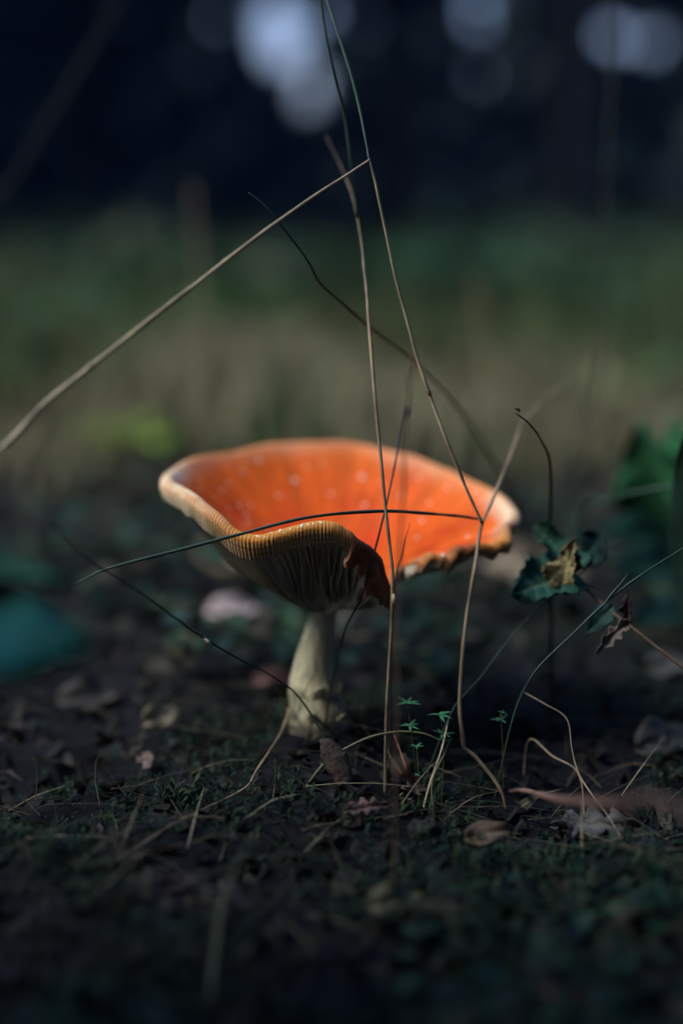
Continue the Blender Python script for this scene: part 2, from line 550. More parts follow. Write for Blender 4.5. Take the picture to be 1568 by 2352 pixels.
for k in range(1, NB + 1):
    f = k / NB
    gro = (0.00036 + .0003 * cream) * (ridge - .5) * (1 - .3 * f) * (1 - .5 * flapw)
    edge = tear * rag * f
    inw = -0.10 * band * f - 0.0014 * f * f
    crk = flapw * f * (.0040 * vnoise(arc_u / .0060, arc_u * 0 + f * 2.5, 18) + .0011 * vnoise(arc_u / .0016, arc_u * 0 + f * 5, 19))
    P = K - rollr[:, None] * UPV + (rollr * math.cos(R(-5)) + gro + inw + crk)[:, None] * o2 + (rollr * math.sin(R(-5)))[:, None] * UPV
    jag = .0042 * vnoise(arc_u / .0052, arc_u * 0, 20) + .0014 * vnoise(arc_u / .0014, arc_u * 0, 27)
    P = P - UPV * (band * f * (1 + 0.05 * (ridge - .5) * f) - edge + jag * f ** 3 * (.35 + flapw))[:, None]
    rows.append(P)
    lines = np.exp(-((f - .34) / .05) ** 2) + np.exp(-((f - .66) / .06) ** 2) * .8 + np.exp(-((f - .97) / .05) ** 2) * .7
    n2 = vnoise(arc_u / 0.006, arc_u * 0 + f * 3, 26)
    c = mixc(np.tile(OCHRE, (NU, 1)), CREAM, np.clip(cream * 1.1, 0, 1))
    tip = mixc(np.tile(np.array([.62, .36, .11]), (NU, 1)), np.array([.84, .74, .52]), np.clip(f * .55 + .45 * cream, 0, 1))
    gr = mixc(np.tile(np.array([.26, .09, .025]), (NU, 1)), np.array([.13, .042, .020]), np.full(NU, f))
    gr = mixc(gr, np.array([.36, .19, .08]), cream * .8)
    c = mixc(c * .3 + gr * .7, tip, ridge ** 1.3)
    c = mixc(c, np.array([.10, .035, .018]), np.clip(lines * (.75 + n2) * ochre * .75, 0, .9))
    c = mixc(c, BROWN, darkw)
    c = mixc(c, RUST * (1.0 + .3 * f), darkw * np.clip(ridge * .35 + .5 * n2 + .12, 0, .8))
    c = mixc(c, np.array([.34, .24, .14]), tear * (1 - darkw) * (.4 + .3 * f))
    cols.append(c)
E = rows[-1].copy()
# underside flesh back to the stem
STEM_TOP = np.array([*at(744, 1404, .600)])


def drop(s):
    return 0.0165 * (1 - s ** 4)


gill_scale = np.ones(NU)
rightw = np.clip((K[:, 0] - .012) / .02, 0, 1) * np.clip((.63 - K[:, 1]) / .04, 0, 1)
for _ in range(120):
    rightw = (np.roll(rightw, 1) + rightw + np.roll(rightw, -1)) / 3
gill_scale *= 1 - .55 * rightw
zK = K[:, 2]; zE = E[:, 2]


def axis_pt(s):
    w = min(1, max(0, (s - .08) / .55)); w = w * w * (3 - 2 * w)
    return STEM_TOP * (1 - w) + np.array([C[0], C[1], STEM_TOP[2]]) * w


def flesh(s, u=slice(None)):
    """height of the flesh above the gills at share s of the way from stem axis to margin"""
    P = axis_pt(s) + s * (E[u] - axis_pt(s))
    zt = top_z(s, inner_end[u][..., 2])
    th = .0014 + .007 * (1 - s) * gill_scale[u]
    zz = zt - th
    w = s ** 10
    P[..., 2] = zz * (1 - w) + E[u][..., 2] * w
    return P


def gill_edge(s, u=slice(None)):
    P = axis_pt(s) + s * (E[u] - axis_pt(s))
    zt = top_z(s, inner_end[u][..., 2])
    d = .0165 * (1 - s ** 4) * gill_scale[u]
    w = s ** 9
    P[..., 2] = (zt - d) * (1 - w) + (E[u][..., 2]) * w
    # never below the top of the stem
    return P


for s in np.linspace(.985, .10, 26):
    P = flesh(s)
    P = P + o2 * (-.0004)
    rows.append(P); cols.append(np.tile(PALE * .9, (NU, 1)))
NRW = len(rows)
cv = np.array(rows)
cc = np.array(cols)
# collapse centre
idx = np.arange(NRW * NU).reshape(NRW, NU)
q = np.stack([idx[:-1], np.roll(idx, -1, 1)[:-1], np.roll(idx, -1, 1)[1:], idx[1:]], -1).reshape(-1, 4)
base_pt = gd(738, .598, 0.0)
mush = empty('mushroom', base_pt)
tag(mush, 'large orange capped mushroom with upturned wavy torn cap and pale stem', 'mushroom')
cap = mesh_obj('cap', cv.reshape(-1, 3), q, 'cap_skin', mush, cc.reshape(-1, 3))
tag(cap, 'upturned orange cap with striate torn margin')

# gills
NG = 168
for g in range(NG):
    u = int((g + .5) * NU / NG + rng.normal() * 1.5) % NU
    s0 = .10 if g % 2 == 0 else (.34 if g % 4 == 1 else .55)
    S = np.linspace(s0, .975, 15)
    fl = np.array([flesh(s, u) for s in S]) + np.array([0, 0, .0008])
    ge = np.array([gill_edge(s, u) for s in S])
    if s0 > .2:
        fade = np.clip((S - s0) / .12, 0, 1) ** .6
        ge = fl + (ge - fl) * (.15 + .75 * fade)[:, None]
    tdir = np.cross(o2[u], up)
    front = max(0.0, -o2[u][1])
    amp = .0006 + .0019 * front
    ph = rng.uniform(0, 6.28)
    wv = amp * (np.sin(S * 9 + ph + (g // 5) * 1.7) * .5 + np.sin(S * 4 + (g // 7) * 2.1) * .8) * np.sin(np.clip(S, 0, 1) * math.pi)
    mid = fl * .5 + ge * .5 + tdir * (wv * .45)[:, None]
    low = ge + tdir * wv[:, None] + np.array([0, 0, 1]) * (rng.normal(size=len(S)) * .00012)[:, None]
    rws = [fl, mid, low]
    V = []; n = len(S)
    for sgn in (-1, 1):
        for k, rw in enumerate(rws):
            th = (.00032, .00024, .00013)[k]
            V.append(rw + tdir * sgn * th)
    V = np.concatenate(V)
    F = []
    for side in (0, 1):
        for k in (0, 1):
            for i in range(n - 1):
                b = side * 3 * n + k * n + i
                f_ = [b, b + 1, b + n + 1, b + n]
                F.append(f_ if side else f_[::-1])
    for i in range(n - 1):
        F.append([2 * n + i, 2 * n + i + 1, 5 * n + i + 1, 5 * n + i])
    mesh_obj('gill', V, F, 'gill', mush)

# stem: slender above, bulb below, leaning a little
sp = [(744, 1396, .600, 6.2), (742, 1412, .600, 5.6), (734, 1450, .600, 6.4), (724, 1500, .600, 7.6), (719, 1545, .600, 9.0),
      (722, 1585, .599, 10.6), (730, 1625, .598, 12.0), (733, 1665, .598, 12.8), (735, 1705, .598, 12.6), (737, 1745, .598, 11.0), (738, 1770, .598, 8.0)]
sc_ = np.array([[*at(a_, b_, c_), r_ * 1e-3] for a_, b_, c_, r_ in sp])
sd = catmull(sc_, 9)
NSEG = 56
V, cs_ = [], []
for i, row in enumerate(sd):
    f = i / (len(sd) - 1)
    for k in range(NSEG):
        th = 2 * math.pi * k / NSEG
        r_ = row[3] * (1 + .05 * float(vnoise(k * .5, i * .18, 31)) + .10 * max(0, f - .5) * float(vnoise(k * .33, i * .5, 32)) * 2 + .015 * math.sin(k * 2.3))
        V.append([row[0] + r_ * math.cos(th), row[1] + r_ * math.sin(th), row[2]])
F = [[i * NSEG + k, (i + 1) * NSEG + k, (i + 1) * NSEG + (k + 1) % NSEG, i * NSEG + (k + 1) % NSEG] for i in range(len(sd) - 1) for k in range(NSEG)]
stem = mesh_obj('stem', V, F, 'stem_flesh', mush)
# ragged scales in rings round the bulb
for ring, (ri, nsc, ln) in enumerate([(46, 5, .005), (57, 6, .0045), (67, 7, .004)]):
    row = sd[min(ri, len(sd) - 1)]
    for k in range(nsc):
        th = 2 * math.pi * (k + .5 * (ring % 2) + random.uniform(-.2, .2)) / nsc
        r_ = row[3]
        wdt = r_ * math.pi / nsc * random.uniform(.5, .95)
        e = np.array([math.cos(th), math.sin(th), 0]); t = np.array([-math.sin(th), math.cos(th), 0])
        L_ = ln * random.uniform(.6, 1.3); fl_ = random.uniform(.05, .4)
        V, n = [], 4
        for i in range(n + 1):
            f = i / n
            cpos = row[:3] + e * (r_ * .985 + L_ * fl_ * f * f) + np.array([0, 0, 1]) * (L_ * f - .001)
            for j in (-1, -.4, .4, 1):
                w_ = wdt * (1 - f ** 2 * .8) * j
                V.append(cpos + t * w_ - e * abs(w_) ** 2 / r_ * .5 + np.array([0, 0, random.uniform(-.0004, .0004)]))
        F = [[i * 4 + j, i * 4 + j + 1, i * 4 + j + 5, i * 4 + j + 4] for i in range(n) for j in range(3)]
        so = mesh_obj('scale', np.array(V), F, 'stem_flesh', stem)
        so.matrix_parent_inverse = Matrix.Identity(4)
        so.parent = stem
        so.matrix_parent_inverse = Matrix.Translation(-Vector(mush.location)) @ Matrix.Identity(4)
        so.matrix_parent_inverse = Matrix.Identity(4)
        md = so.modifiers.new('thickness', 'SOLIDIFY'); md.thickness = .0006; md.offset = 0

# white veil warts on the cap skin
topv = cv[:NS + NA + 4].reshape(-1, 3)
gridn = cv[:NS + NA + 4]
du = np.roll(gridn, -3, 1) - np.roll(gridn, 3, 1)
ds = np.gradient(gridn, axis=0)
nm = np.cross(ds, du); nm /= np.linalg.norm(nm, axis=2)[..., None] + 1e-12
nm *= np.sign(nm[NS // 2, :, 2].mean())
nm = nm.reshape(-1, 3)
rel = topv - np.array([0, 0, CAM_Z])
dep = rel[:, 1] * CP - rel[:, 2] * SP
pxx = 784 + rel[:, 0] / dep * FPX
pyy = 1176 - (rel[:, 1] * SP + rel[:, 2] * CP) / dep * FPX
facing = (nm * rel).sum(1) < 0


def wart_mesh(seed):
    r = random.Random(seed)
    V, F = [], []
    nl, nsg = 4, 11
    prof = [(1.0, -.25), (.92, .28), (.6, .52), (.25, .62)]
    jag = [r.uniform(.65, 1.2) for _ in range(nsg)]
    for (rr, zz) in prof:
        for k in range(nsg):
            th = 2 * math.pi * k / nsg
            V.append((rr * jag[k] * math.cos(th), rr * jag[k] * math.sin(th), zz * r.uniform(.7, 1.25)))
    for i in range(nl - 1):
        for k in range(nsg):
            F.append((i * nsg + k, i * nsg + (k + 1) % nsg, (i + 1) * nsg + (k + 1) % nsg, (i + 1) * nsg + k))
    F.append([(nl - 1) * nsg + k for k in range(nsg)])
    me = bpy.data.meshes.new('wart')
    me.from_pydata(V, [], F)
    me.polygons.foreach_set('use_smooth', [True] * len(me.polygons))
    me.materials.append(MATS['wart'])
    return me


WM = [wart_mesh(s) for s in range(5)]
FM = [wart_mesh(s + 20) for s in range(5)]
for m_ in FM:
    m_.materials[0] = MATS['flake']


def put_wart(i, size, flat, stretch, lum=False):
    n_ = Vector(nm[i]); p = Vector(topv[i])
    o = bpy.data.objects.new('wart', random.choice(WM))
    col.objects.link(o)
    o.parent = cap
    if flat < .3: o.data = random.choice(FM)
    rot = n_.to_track_quat('Z', 'Y').to_matrix().to_4x4() @ Matrix.Rotation(random.uniform(0, 6.28), 4, 'Z')
    o.matrix_basis = Matrix.Translation(p) @ rot @ Matrix.Diagonal((size * stretch, size, size * flat, 1))


def crop(x, y):      # crop of the cap in the photograph -> print coordinates
    return (380 + x * .6122) / 1.08865, (1050 + y * .6122) / 1.08865


WL = [(205, 235, 1.5), (202, 272, 1.3), (295, 285, 1.6), (262, 312, 1.1), (365, 345, 1.5), (408, 340, 1.5), (387, 376, 1.3), (248, 342, .8),
      (445, 165, 2.4), (378, 205, 1.8), (320, 250, 1.4), (590, 240, 2.4), (852, 225, 2.8), (860, 345, 2.2), (640, 190, 1.5), (700, 175, 1.6),
      (1080, 470, 1.8), (1100, 400, 1.8), (1185, 545, 1.8), (1200, 270, 1.8), (1130, 330, 1.6), (1290, 465, 2.0), (1010, 300, 1.4),
      (740, 300, 1.6), (930, 250, 1.5), (520, 300, 1.6), (1310, 290, 1.6), (1080, 230, 1.8), (1380, 250, 1.5)]
for (x_, y_, sz) in WL:
    vx, vy = crop(x_, y_)
    d2 = (pxx - vx) ** 2 + (pyy - vy) ** 2
    cand = np.where((d2 < 36) & facing)[0]
    if len(cand) == 0: continue
    i = cand[np.argmin(dep[cand])]
    put_wart(i, sz * 1e-3 * .52, .4, random.uniform(1, 1.25))
# thin flakes on the lip in focus
FLK = [(312, 350, .9), (325, 392, .8), (376, 424, 1.1), (405, 405, .9), (345, 400, .5), (388, 412, .5), (425, 463, .8), (478, 450, .8), (512, 446, .9),
       (556, 438, .6), (480, 430, .8), (603, 422, .9), (628, 420, .6), (680, 408, .9), (650, 416, .5), (300, 375, .5), (365, 450, .5), (440, 452, .4),
       (250, 342, .6), (280, 352, .5), (590, 432, .4), (455, 470, .4), (530, 455, .4)]
for (x_, y_, sz) in FLK:
    vx, vy = crop(x_, y_)
    d2 = (pxx - vx) ** 2 + (pyy - vy) ** 2
    cand = np.where((d2 < 49) & facing)[0]
    if len(cand) == 0: continue
    i = cand[np.argmin(dep[cand])]
    put_wart(i, sz * 1e-3 * .68, .2, random.uniform(1.1, 1.9))

# ------------------------------------------------------------------ grass stalks and blades round the mushroom
S1 = path([(-.30, .385, ghf(-.30, .385) - .004), at(-260, 1240, .462), at(0, 1035, .482), at(100, 932, .488), at(210, 841, .495), at(400, 690, .511), at(635, 510, .529), at(847, 365, .545)],
          [at(847, 365, .545), at(868, 450, .546), at(900, 600, .548), at(950, 800, .551), at(985, 900, .553), at(1050, 1075, .557), at(1108, 1204, .562)], n=10)
A_ = stalk('broken_grass_stalk', S1, [1.4, 1.35, 1.25, 1.1, 1.0, .75, .5, .6, .75, .8, .8, .7], 'straw',
           'long straw coloured grass stalk snapped into a sharp bend high above the mushroom cap', 'grass stalk')
stalk('leaf_blade', path([at(848, 372, .5465), at(840, 325, .549), at(825, 255, .552), at(800, 150, .556), at(750, 0, .562), at(728, -70, .565)]),
      [.35, .55, .6, .62, .6, .5], 'blade_green', parent=A_, flat=.4)

for px_ in [(210, 841, .495, 1.35), (520, 598, .519, 1.05), (985, 900, .553, .95)]:
    q_ = S1[np.argmin(np.linalg.norm(S1 - np.array(at(*px_[:3])), axis=1)) + np.array([-1, 0, 1])]
    m_ = q_[1]; dd_ = (q_[2] - q_[0]) / np.linalg.norm(q_[2] - q_[0]) * .0016
    stalk('node', np.array([m_ - dd_, m_ - dd_ * .4, m_ + dd_ * .4, m_ + dd_]), [px_[3] * .7, px_[3], px_[3], px_[3] * .7], 'straw_brown', parent=A_)

S2 = path([gd(884, .553), at(886, 1700, .553), at(892, 1550, .548), at(902, 1380, .545), at(899, 1300, .544), at(885, 1170, .544), at(866, 960, .547), at(850, 770, .555),
           at(843, 665, .562), at(832, 580, .572), at(818, 490, .585), at(800, 425, .597), at(775, 365, .61), at(748, 312, .622)])
B_ = stalk('grass_stalk', S2, [.9, .85, .85, .85, .82, .78, .8, .85, .82, .45, .35, .28, .2, .1], 'straw_brown',
           'upright straw grass stalk passing the torn edge of the cap, in front of it', 'grass stalk')
stalk('leaf_blade', path([at(820, 500, .583), at(806, 390, .578), at(790, 270, .575), at(765, 170, .572), at(745, 70, .570), at(730, -60, .57)]),
      [.4, .55, .6, .62, .6, .5], 'blade_green', parent=B_, flat=.4)
nod = path([at(901, 1362, .545), at(903, 1376, .5445), at(904, 1386, .545)], n=4)
stalk('node', nod, [.7, 1.05, .7], 'straw', parent=B_)

stalk('blade_of_grass', path([gd(1232, .76), at(1222, 1330, .745), at(1195, 1200, .73), at(1165, 1120, .70), at(1115, 1030, .67), at(1050, 935, .64), at(955, 835, .61), at(842, 747, .585),
                           at(745, 660, .565), at(700, 590, .555), at(640, 510, .548), at(605, 468, .546), at(570, 441, .546)]),
      [1.5, 1.4, 1.2, 1.1, 1.0, .95, .85, .75, .65, .6, .5, .4, .15], 'blade_green',
      'dark green curving grass blade whose browned tip crosses the snapped stalk', 'grass blade', flat=.5)
Fk = stalk('thin_dark_stalk', path([gd(742, .588), at(756, 1600, .58), at(790, 1450, .572), at(830, 1370, .556), at(855, 1283, .5495), at(884, 1172, .553), at(910, 1050, .575), at(924, 975, .59), at(934, 935, .60)]),
           [.55, .55, .5, .45, .45, .5, .55, .6, .6], 'stalk_dark', 'thin dark stalk with a small seed head rising behind the torn cap edge', 'plant stalk')
stalk('seed_head', path([at(930, 965, .593), at(934, 948, .597), at(936, 934, .60)], n=5), [.5, 1.5, .6], 'stalk_dark', parent=Fk)
stalk('grass_stalk', path([gd(905, .478), at(912, 1560, .475), at(920, 1280, .472), at(928, 1060, .472), at(940, 880, .474), at(962, 735, .478)]),
      [.6, .6, .6, .6, .55, .3], 'twig', 'blurred brown grass stalk standing upright in front of the orange cap', 'grass stalk')
stalk('grass_stalk', path([gd(893, .566), at(899, 1500, .566), at(909, 1330, .562), at(925, 1265, .561), at(941, 1200, .56)]), [.5, .45, .4, .35, .12], 'stalk_dark',
      'short dark reddish grass tip ending against the orange cap beside the straw stalk', 'grass stalk')

J_ = stalk('bent_grass_stalk', path([gd(1166, .55), at(1150, 1815, .55), at(1100, 1747, .552), at(1063, 1716, .553)],
                                    [at(1063, 1716, .553), at(1057, 1650, .554), at(1059, 1550, .556), at(1070, 1430, .560), at(1090, 1300, .565), at(1106, 1212, .570), at(1130, 1150, .578), at(1168, 1060, .598), at(1199, 972, .622)],
                                    [at(1199, 972, .622), at(1250, 915, .65), at(1312, 868, .68)], n=9),
           [.6, .8, 1.0, 1.05, 1.05, 1.0, .95, .9, .85, .8, .8, .75, .65, .35], 'straw_brown',
           'brown grass stalk standing beside the cap, kinked near its foot and at its top', 'grass stalk')
stalk('leaf_blade', path([at(1107, 1193, .573), at(1050, 1185, .568), at(960, 1177, .560), at(860, 1175, .549), at(700, 1190, .538), at(545, 1229, .5355), at(400, 1266, .5345), at(250, 1306, .532), at(172, 1342, .53)]),
      [.6, .75, .8, .82, .85, .85, .8, .6, .2], 'blade_green', parent=J_, flat=.7)

stalk('blade_of_grass', path([gd(772, .560), at(745, 1700, .561), at(712, 1640, .561), at(668, 1582, .559), at(610, 1545, .554), at(548, 1513, .547), at(475, 1471, .535), at(410, 1425, .525), at(300, 1347, .508), at(200, 1282, .494), at(112, 1192, .478)]),
      [.5, .5, .5, .5, .52, .55, .55, .5, .3], 'blade_green', 'dark green blade with a pale husk leaning out from the mushroom foot', 'grass blade', flat=.6)
sh = path([at(467, 1466, .5335), at(478, 1474, .5335), at(487, 1486, .534)], n=4)
o = stalk('dry_husk', sh, [.35, .9, .3], 'straw_pale', parent=bpy.data.objects['blade_of_grass.001'])

Kk = stalk('hooked_stalk', path([gd(1268, .63), at(1263, 1300, .612), at(1262, 1180, .60), at(1262, 1065, .578), at(1248, 1018, .565), at(1215, 974, .55), at(1184, 948, .545)]),
           [1.0, 1.0, .95, .75, .55, .4, .3], 'stalk_dark', 'black hooked stalk with a tiny knob at its bent tip behind the bramble spray', 'plant stalk')
stalk('knob', path([at(1181, 938, .545), at(1187, 941, .545), at(1193, 945, .545)], n=4), [.3, .85, .35], 'stalk_dark', parent=Kk)
stalk('grass_stalk', path([gd(1283, .80), at(1300, 1100, .80), at(1342, 950, .80), at(1370, 850, .80), at(1386, 700, .80), at(1391, 480, .80), at(1405, 150, .80), at(1408, -40, .80)]), [1.3, 1.3, 1.2, 1.1, 1.0, .9, .8, .8], 'stalk_dark',
      'tall blurred dark grass stalk behind the broad rounded green leaves', 'grass stalk')
stalk('grass_stalk', path([gd(-160, .40), at(-60, 700, .395), at(40, 400, .39), at(160, 200, .385), at(280, -10, .38)]), [1.0, .9, .8, .8, .6], 'stalk_dark',
      'very blurred dark grass stalk leaning across the shadowed wood', 'grass stalk')
N_ = stalk('blade_of_grass', path([gd(1130, .556), at(1200, 1592, .553), at(1320, 1450, .55), at(1440, 1343, .55), at(1568, 1258, .553), at(1700, 1180, .556)]), [.4, .5, .55, .55, .5, .4], 'blade_green',
           'dark blade with a folded tip rising in front of the withered leaf scraps', 'grass blade', flat=.6)
stalk('folded_tip', path([at(1376, 1402, .5495), at(1410, 1358, .549), at(1441, 1318, .5485)], n=6), [.45, .55, .2], 'blade_green', parent=N_, flat=.5)
stalk('blade_of_grass', path([gd(950, .556), at(1030, 1652, .56), at(1100, 1560, .565), at(1200, 1432, .572), at(1340, 1310, .585), at(1430, 1235, .597)]), [.35, .4, .4, .4, .38, .2], 'blade_green',
      'fine dark blade rising from the tiny green whorls up to the bramble leaf', 'grass blade', flat=.6)
stalk('blade_of_grass', path([gd(1225, .72), at(1330, 1190, .69), at(1400, 1150, .67), at(1500, 1124, .65), at(1640, 1105, .64)]), [1.1, 1.1, 1.1, 1.0, .8], 'blade_green',
      'blurred dark blade arching in front of the broad rounded green leaves', 'grass blade', flat=.5)

stalk('arched_stem', path([gd(688, .551), at(697, 1818, .551), at(750, 1750, .550), at(830, 1701, .549), at(900, 1682, .548), at(970, 1685, .547), at(1014, 1703, .5465)]), [1.1, 1.05, .95, .75, .6, .5, .35], 'blade_olive',
      'olive stem bowed in a low arch over the litter at the mushroom foot', 'plant stem')
stalk('straw_piece', path([gd(962, .540), at(970, 1870, .541), at(986, 1808, .543), at(1015, 1720, .546), at(1031, 1648, .55)]), [.5, .55, .6, .6, .5], 'straw',
      'upright bit of straw among the tiny green whorls, touching the arched stem', 'straw')
stalk('straw_piece', path([gd(1000, .537), at(998, 1880, .538), at(990, 1800, .541), at(1020, 1732, .546), at(1033, 1700, .55)]), [.55, .6, .55, .4, .2], 'blade_olive',
      'crooked olive straw leaning beside the upright straw bit', 'straw')
tw = [gp(667, 1690, .012), gp(645, 1742, .010), gp(590, 1802, .006), gp(562, 1834, .004), gp(470, 1890, .005), gp(390, 1935, .006), gp(310, 1975, .004), gp(230, 2012, .001)]
stalk('thin_twig', path(tw), [.9, .9, .75, .5, .55, .5, .5, .35], 'straw_brown', 'thin brown twig lying on the litter, running forward from the stem bulb', 'twig', rough=.3)
stalk('straw_piece', path([gd(1200, .572), at(1212, 1702, .57), at(1270, 1738, .556), at(1331, 1786, .544), gd(1345, .538)]), [.4, .45, .6, .5, .4], 'straw_brown',
      'brown straw sloping down to the mossy litter near the pinkish stick', 'straw')
stalk('straw_piece', path([at(1202, 1590, .566), at(1250, 1618, .558), at(1300, 1652, .552), at(1312, 1722, .546), at(1335, 1790, .54), at(1400, 1880, .526), gp(1448, 1950, -.002)]), [.2, .32, .32, .3, .36, .32, .25], 'straw_brown',
      'long bent straw crossing in front of the pinkish stick', 'straw')
stalk('straw_piece', path([gp(1338, 1995, -.002), at(1337, 1930, .514), at(1336, 1845, .516)], n=6), [.5, .5, .3], 'straw', 'short stiff straw standing upright below the pinkish stick', 'straw')
for k, (pp, lab) in enumerate([([gp(955, 1818, .003), at(935, 1765, .548), at(906, 1690, .556)], 'thick reddish pine needle leaning up behind the arched stem'),
                               ([gp(946, 1812, .003), at(925, 1780, .549), at(898, 1738, .555)], 'shorter dull pine needle lying beside the thick reddish one')]):
    stalk('pine_needle', path(pp, n=6), [.55, .6, .35] if k else [.7, .85, .4], 'needle_red', lab, 'pine needle')
stick = path([gp(1110, 1822, -.006), gp(1185, 1832, .003), at(1290, 1838, .475), at(1420, 1848, .425), at(1568, 1864, .385), (.13, .30, .045), (.17, .25, .020), (.20, .22, ghf(.20, .22) - .002)])
stalk('fallen_stick', stick, [1.1, 1.2, 1.5, 1.9, 2.0, 2.2, 2.4, 2.2], 'twig_pink', 'blurred pinkish brown stick bowed over the foreground litter', 'stick', rough=.15)
stalk('foreground_blade', path([gp(478, 2330, -.002), at(497, 2150, .432), at(515, 2060, .44), at(545, 1985, .45), at(577, 1920, .462)]), [.9, .9, .85, .75, .3], 'blade_olive',
      'blurred olive blade standing in the dark foreground litter', 'grass blade', flat=.5)


# fine grass tuft growing round the stem bulb
gt = empty('grass_tuft', gd(700, .585, 0))
tag(gt, 'thin dark grass tuft growing against the stem bulb', 'grass tuft')
for k in range(16):
    a_ = random.uniform(2.2, 6.6); rr_ = random.uniform(.013, .026)
    bx, by = -.009 + rr_ * math.cos(a_), .572 + rr_ * math.sin(a_)
    b_ = Vector((bx, by, ghf(bx, by) - .003)); h_ = random.uniform(.012, .038); ln_ = Vector((random.uniform(-.02, .02), random.uniform(-.012, .004), 0))
    stalk('grass_leaf', path([b_, b_ + Vector((0, 0, h_ * .6)) + ln_ * .35, b_ + Vector((0, 0, h_)) + ln_], n=6), [.4, .32, .08], random.choice(['blade_green', 'blade_olive', 'stalk_dark', 'blade_green']), parent=gt, flat=.5, seg=5)


# ------------------------------------------------------------------ leaves
def leaf_geo(L, W, kind='ovate', nl=16, nw=5, curl=.2, fold=.25, wave=.06, seed=0, base_col=(.03, .08, .03), vein_col=None, edge_col=None):
    r = np.random.default_rng(seed)
    V, Cc = [], []
    base_col = np.array(base_col)
    vein_col = base_col * 1.8 if vein_col is None else np.array(vein_col)
    edge_col = base_col if edge_col is None else np.array(edge_col)
    ph = r.uniform(0, 6.28, 4)
    for i in range(nl + 1):
        t = i / nl
        if kind == 'ovate':
            w = math.sin(math.pi * t ** .72) ** .85
        elif kind == 'lobed':
            w = math.sin(math.pi * t ** .85) ** .8 * (.68 + .32 * math.cos(t * 26 + .6))
        elif kind == 'serrate':
            w = math.sin(math.pi * t ** .65) ** .8 * (1 + .24 * (((t * 11) % 1) - .5))
        else:
            w = (1 - t) ** .5 * t ** .3 * 1.3
        w = max(w, .02) * W / 2
        for j in range(-nw, nw + 1):
            s = j / nw
            x = s * w
            y = t * L
            z = fold * abs(x) - curl * L * (t ** 2) + wave * W * math.sin(t * 7 + ph[0] + s * 2) * abs(s) + wave * .6 * W * math.sin(t * 15 + ph[1] - s * 3) * s * s
            v = math.exp(-(s / .09) ** 2)
            sv = math.exp(-(((t * 7 - abs(s) * 1.1) % 1 - .5) / .10) ** 2) * (1 - abs(s) ** 3)
            z -= (v + sv * .6) * .0010 * (L / .04)
            V.append((x, y - .15 * L * s * s * (1 - t), z))
            n = float(vnoise(s * 3 + seed, t * 5, 41 + seed % 7))
            c = base_col * (1 + .5 * n)
            c = c + (vein_col - c) * min(1, .8 * v + .6 * sv)
            c = c + (edge_col - c) * np.clip(abs(s) ** 4 + n * .4, 0, 1)
            Cc.append(np.clip(c, .002, 1))
    m = 2 * nw + 1
    F = [[i * m + j, i * m + j + 1, (i + 1) * m + j + 1, (i + 1) * m + j] for i in range(nl) for j in range(m - 1)]
    return np.array(V), F, np.array(Cc)


def basis(tip_dir, normal):
    y = Vector(tip_dir).normalized()
    z = Vector(normal)
    z = (z - y * z.dot(y)).normalized()
    x = y.cross(z)
    return Matrix((x, y, z)).transposed()


def leaf(name, loc, tip_dir, normal, mat, parent=None, label=None, cat=None, group=None, thick=.0003, **kw):
    V, F, Cc = leaf_geo(**kw)
    B = np.array(basis(tip_dir, normal))
    V = V @ B.T
    if parent is None:
        o = mesh_obj(name, V, F, mat, None, Cc)
        o.location = loc
        tag(o, label, cat, group)
    else:
        o = mesh_obj(name, V + np.array(loc), F, mat, parent, Cc)
    md = o.modifiers.new('thickness', 'SOLIDIFY'); md.thickness = thick; md.offset = 0
    return o


# bramble spray right of the cap: a leaning stem with one live leaflet set, one crumpled and scraps
stem_pts = path([(.235, .52, ghf(.235, .52) - .004), at(1700, 1650, .548), at(1568, 1535, .552), at(1500, 1480, .556), at(1440, 1432, .562), at(1380, 1385, .572), at(1325, 1332, .582)])
BR = empty('bramble_spray', Vector(stem_pts[0]))
tag(BR, 'bramble spray with dark green leaflets and one yellow crumpled leaflet', 'bramble')
stalk('stem', stem_pts, [1.3, 1.1, .95, .85, .75, .65, .5], 'twig', parent=BR)
DG = (.022, .085, .055)
leaf('leaflet', at(1322, 1318, .586), at(1150, 1365, .565) - at(1322, 1318, .586), (.1, -.55, .8), 'leaf', BR, L=.034, W=.027, kind='serrate', nl=44, nw=12, curl=.05, fold=.3, wave=.10, seed=3, base_col=DG, vein_col=(.14, .24, .15))
leaf('leaflet', at(1318, 1306, .588), at(1225, 1215, .60) - at(1318, 1306, .588), (.3, -.6, .7), 'leaf', BR, L=.025, W=.021, kind='serrate', nl=44, nw=12, curl=-.1, fold=.3, wave=.12, seed=4, base_col=(.026, .085, .046), vein_col=(.11, .20, .10))
leaf('leaflet', at(1328, 1300, .590), at(1388, 1212, .60) - at(1328, 1300, .590), (-.2, -.7, .6), 'leaf', BR, L=.021, W=.018, kind='serrate', nl=44, nw=12, curl=.1, fold=.35, wave=.12, seed=5, base_col=(.014, .036, .026), vein_col=(.03, .06, .04))
yl = leaf('crumpled_leaflet', at(1290, 1345, .575), at(1322, 1228, .578) - at(1290, 1345, .575), (-.5, -.75, .3), 'crumpled', BR, L=.0200, W=.0125, kind='serrate', nl=40, nw=12, curl=.05, fold=.7, wave=.30, seed=8, base_col=(.16, .13, .05), vein_col=(.34, .27, .12), edge_col=(.34, .25, .10))
tag(yl, 'yellow crumpled leaflet')
leaf('withered_leaflet', at(1318, 1245, .581), at(1322, 1330, .583) - at(1318, 1245, .581), (.9, -.5, .2), 'dead_leaf', BR, L=.017, W=.008, kind='lobed', curl=.1, fold=.5, wave=.15, seed=9, base_col=(.045, .018, .016))
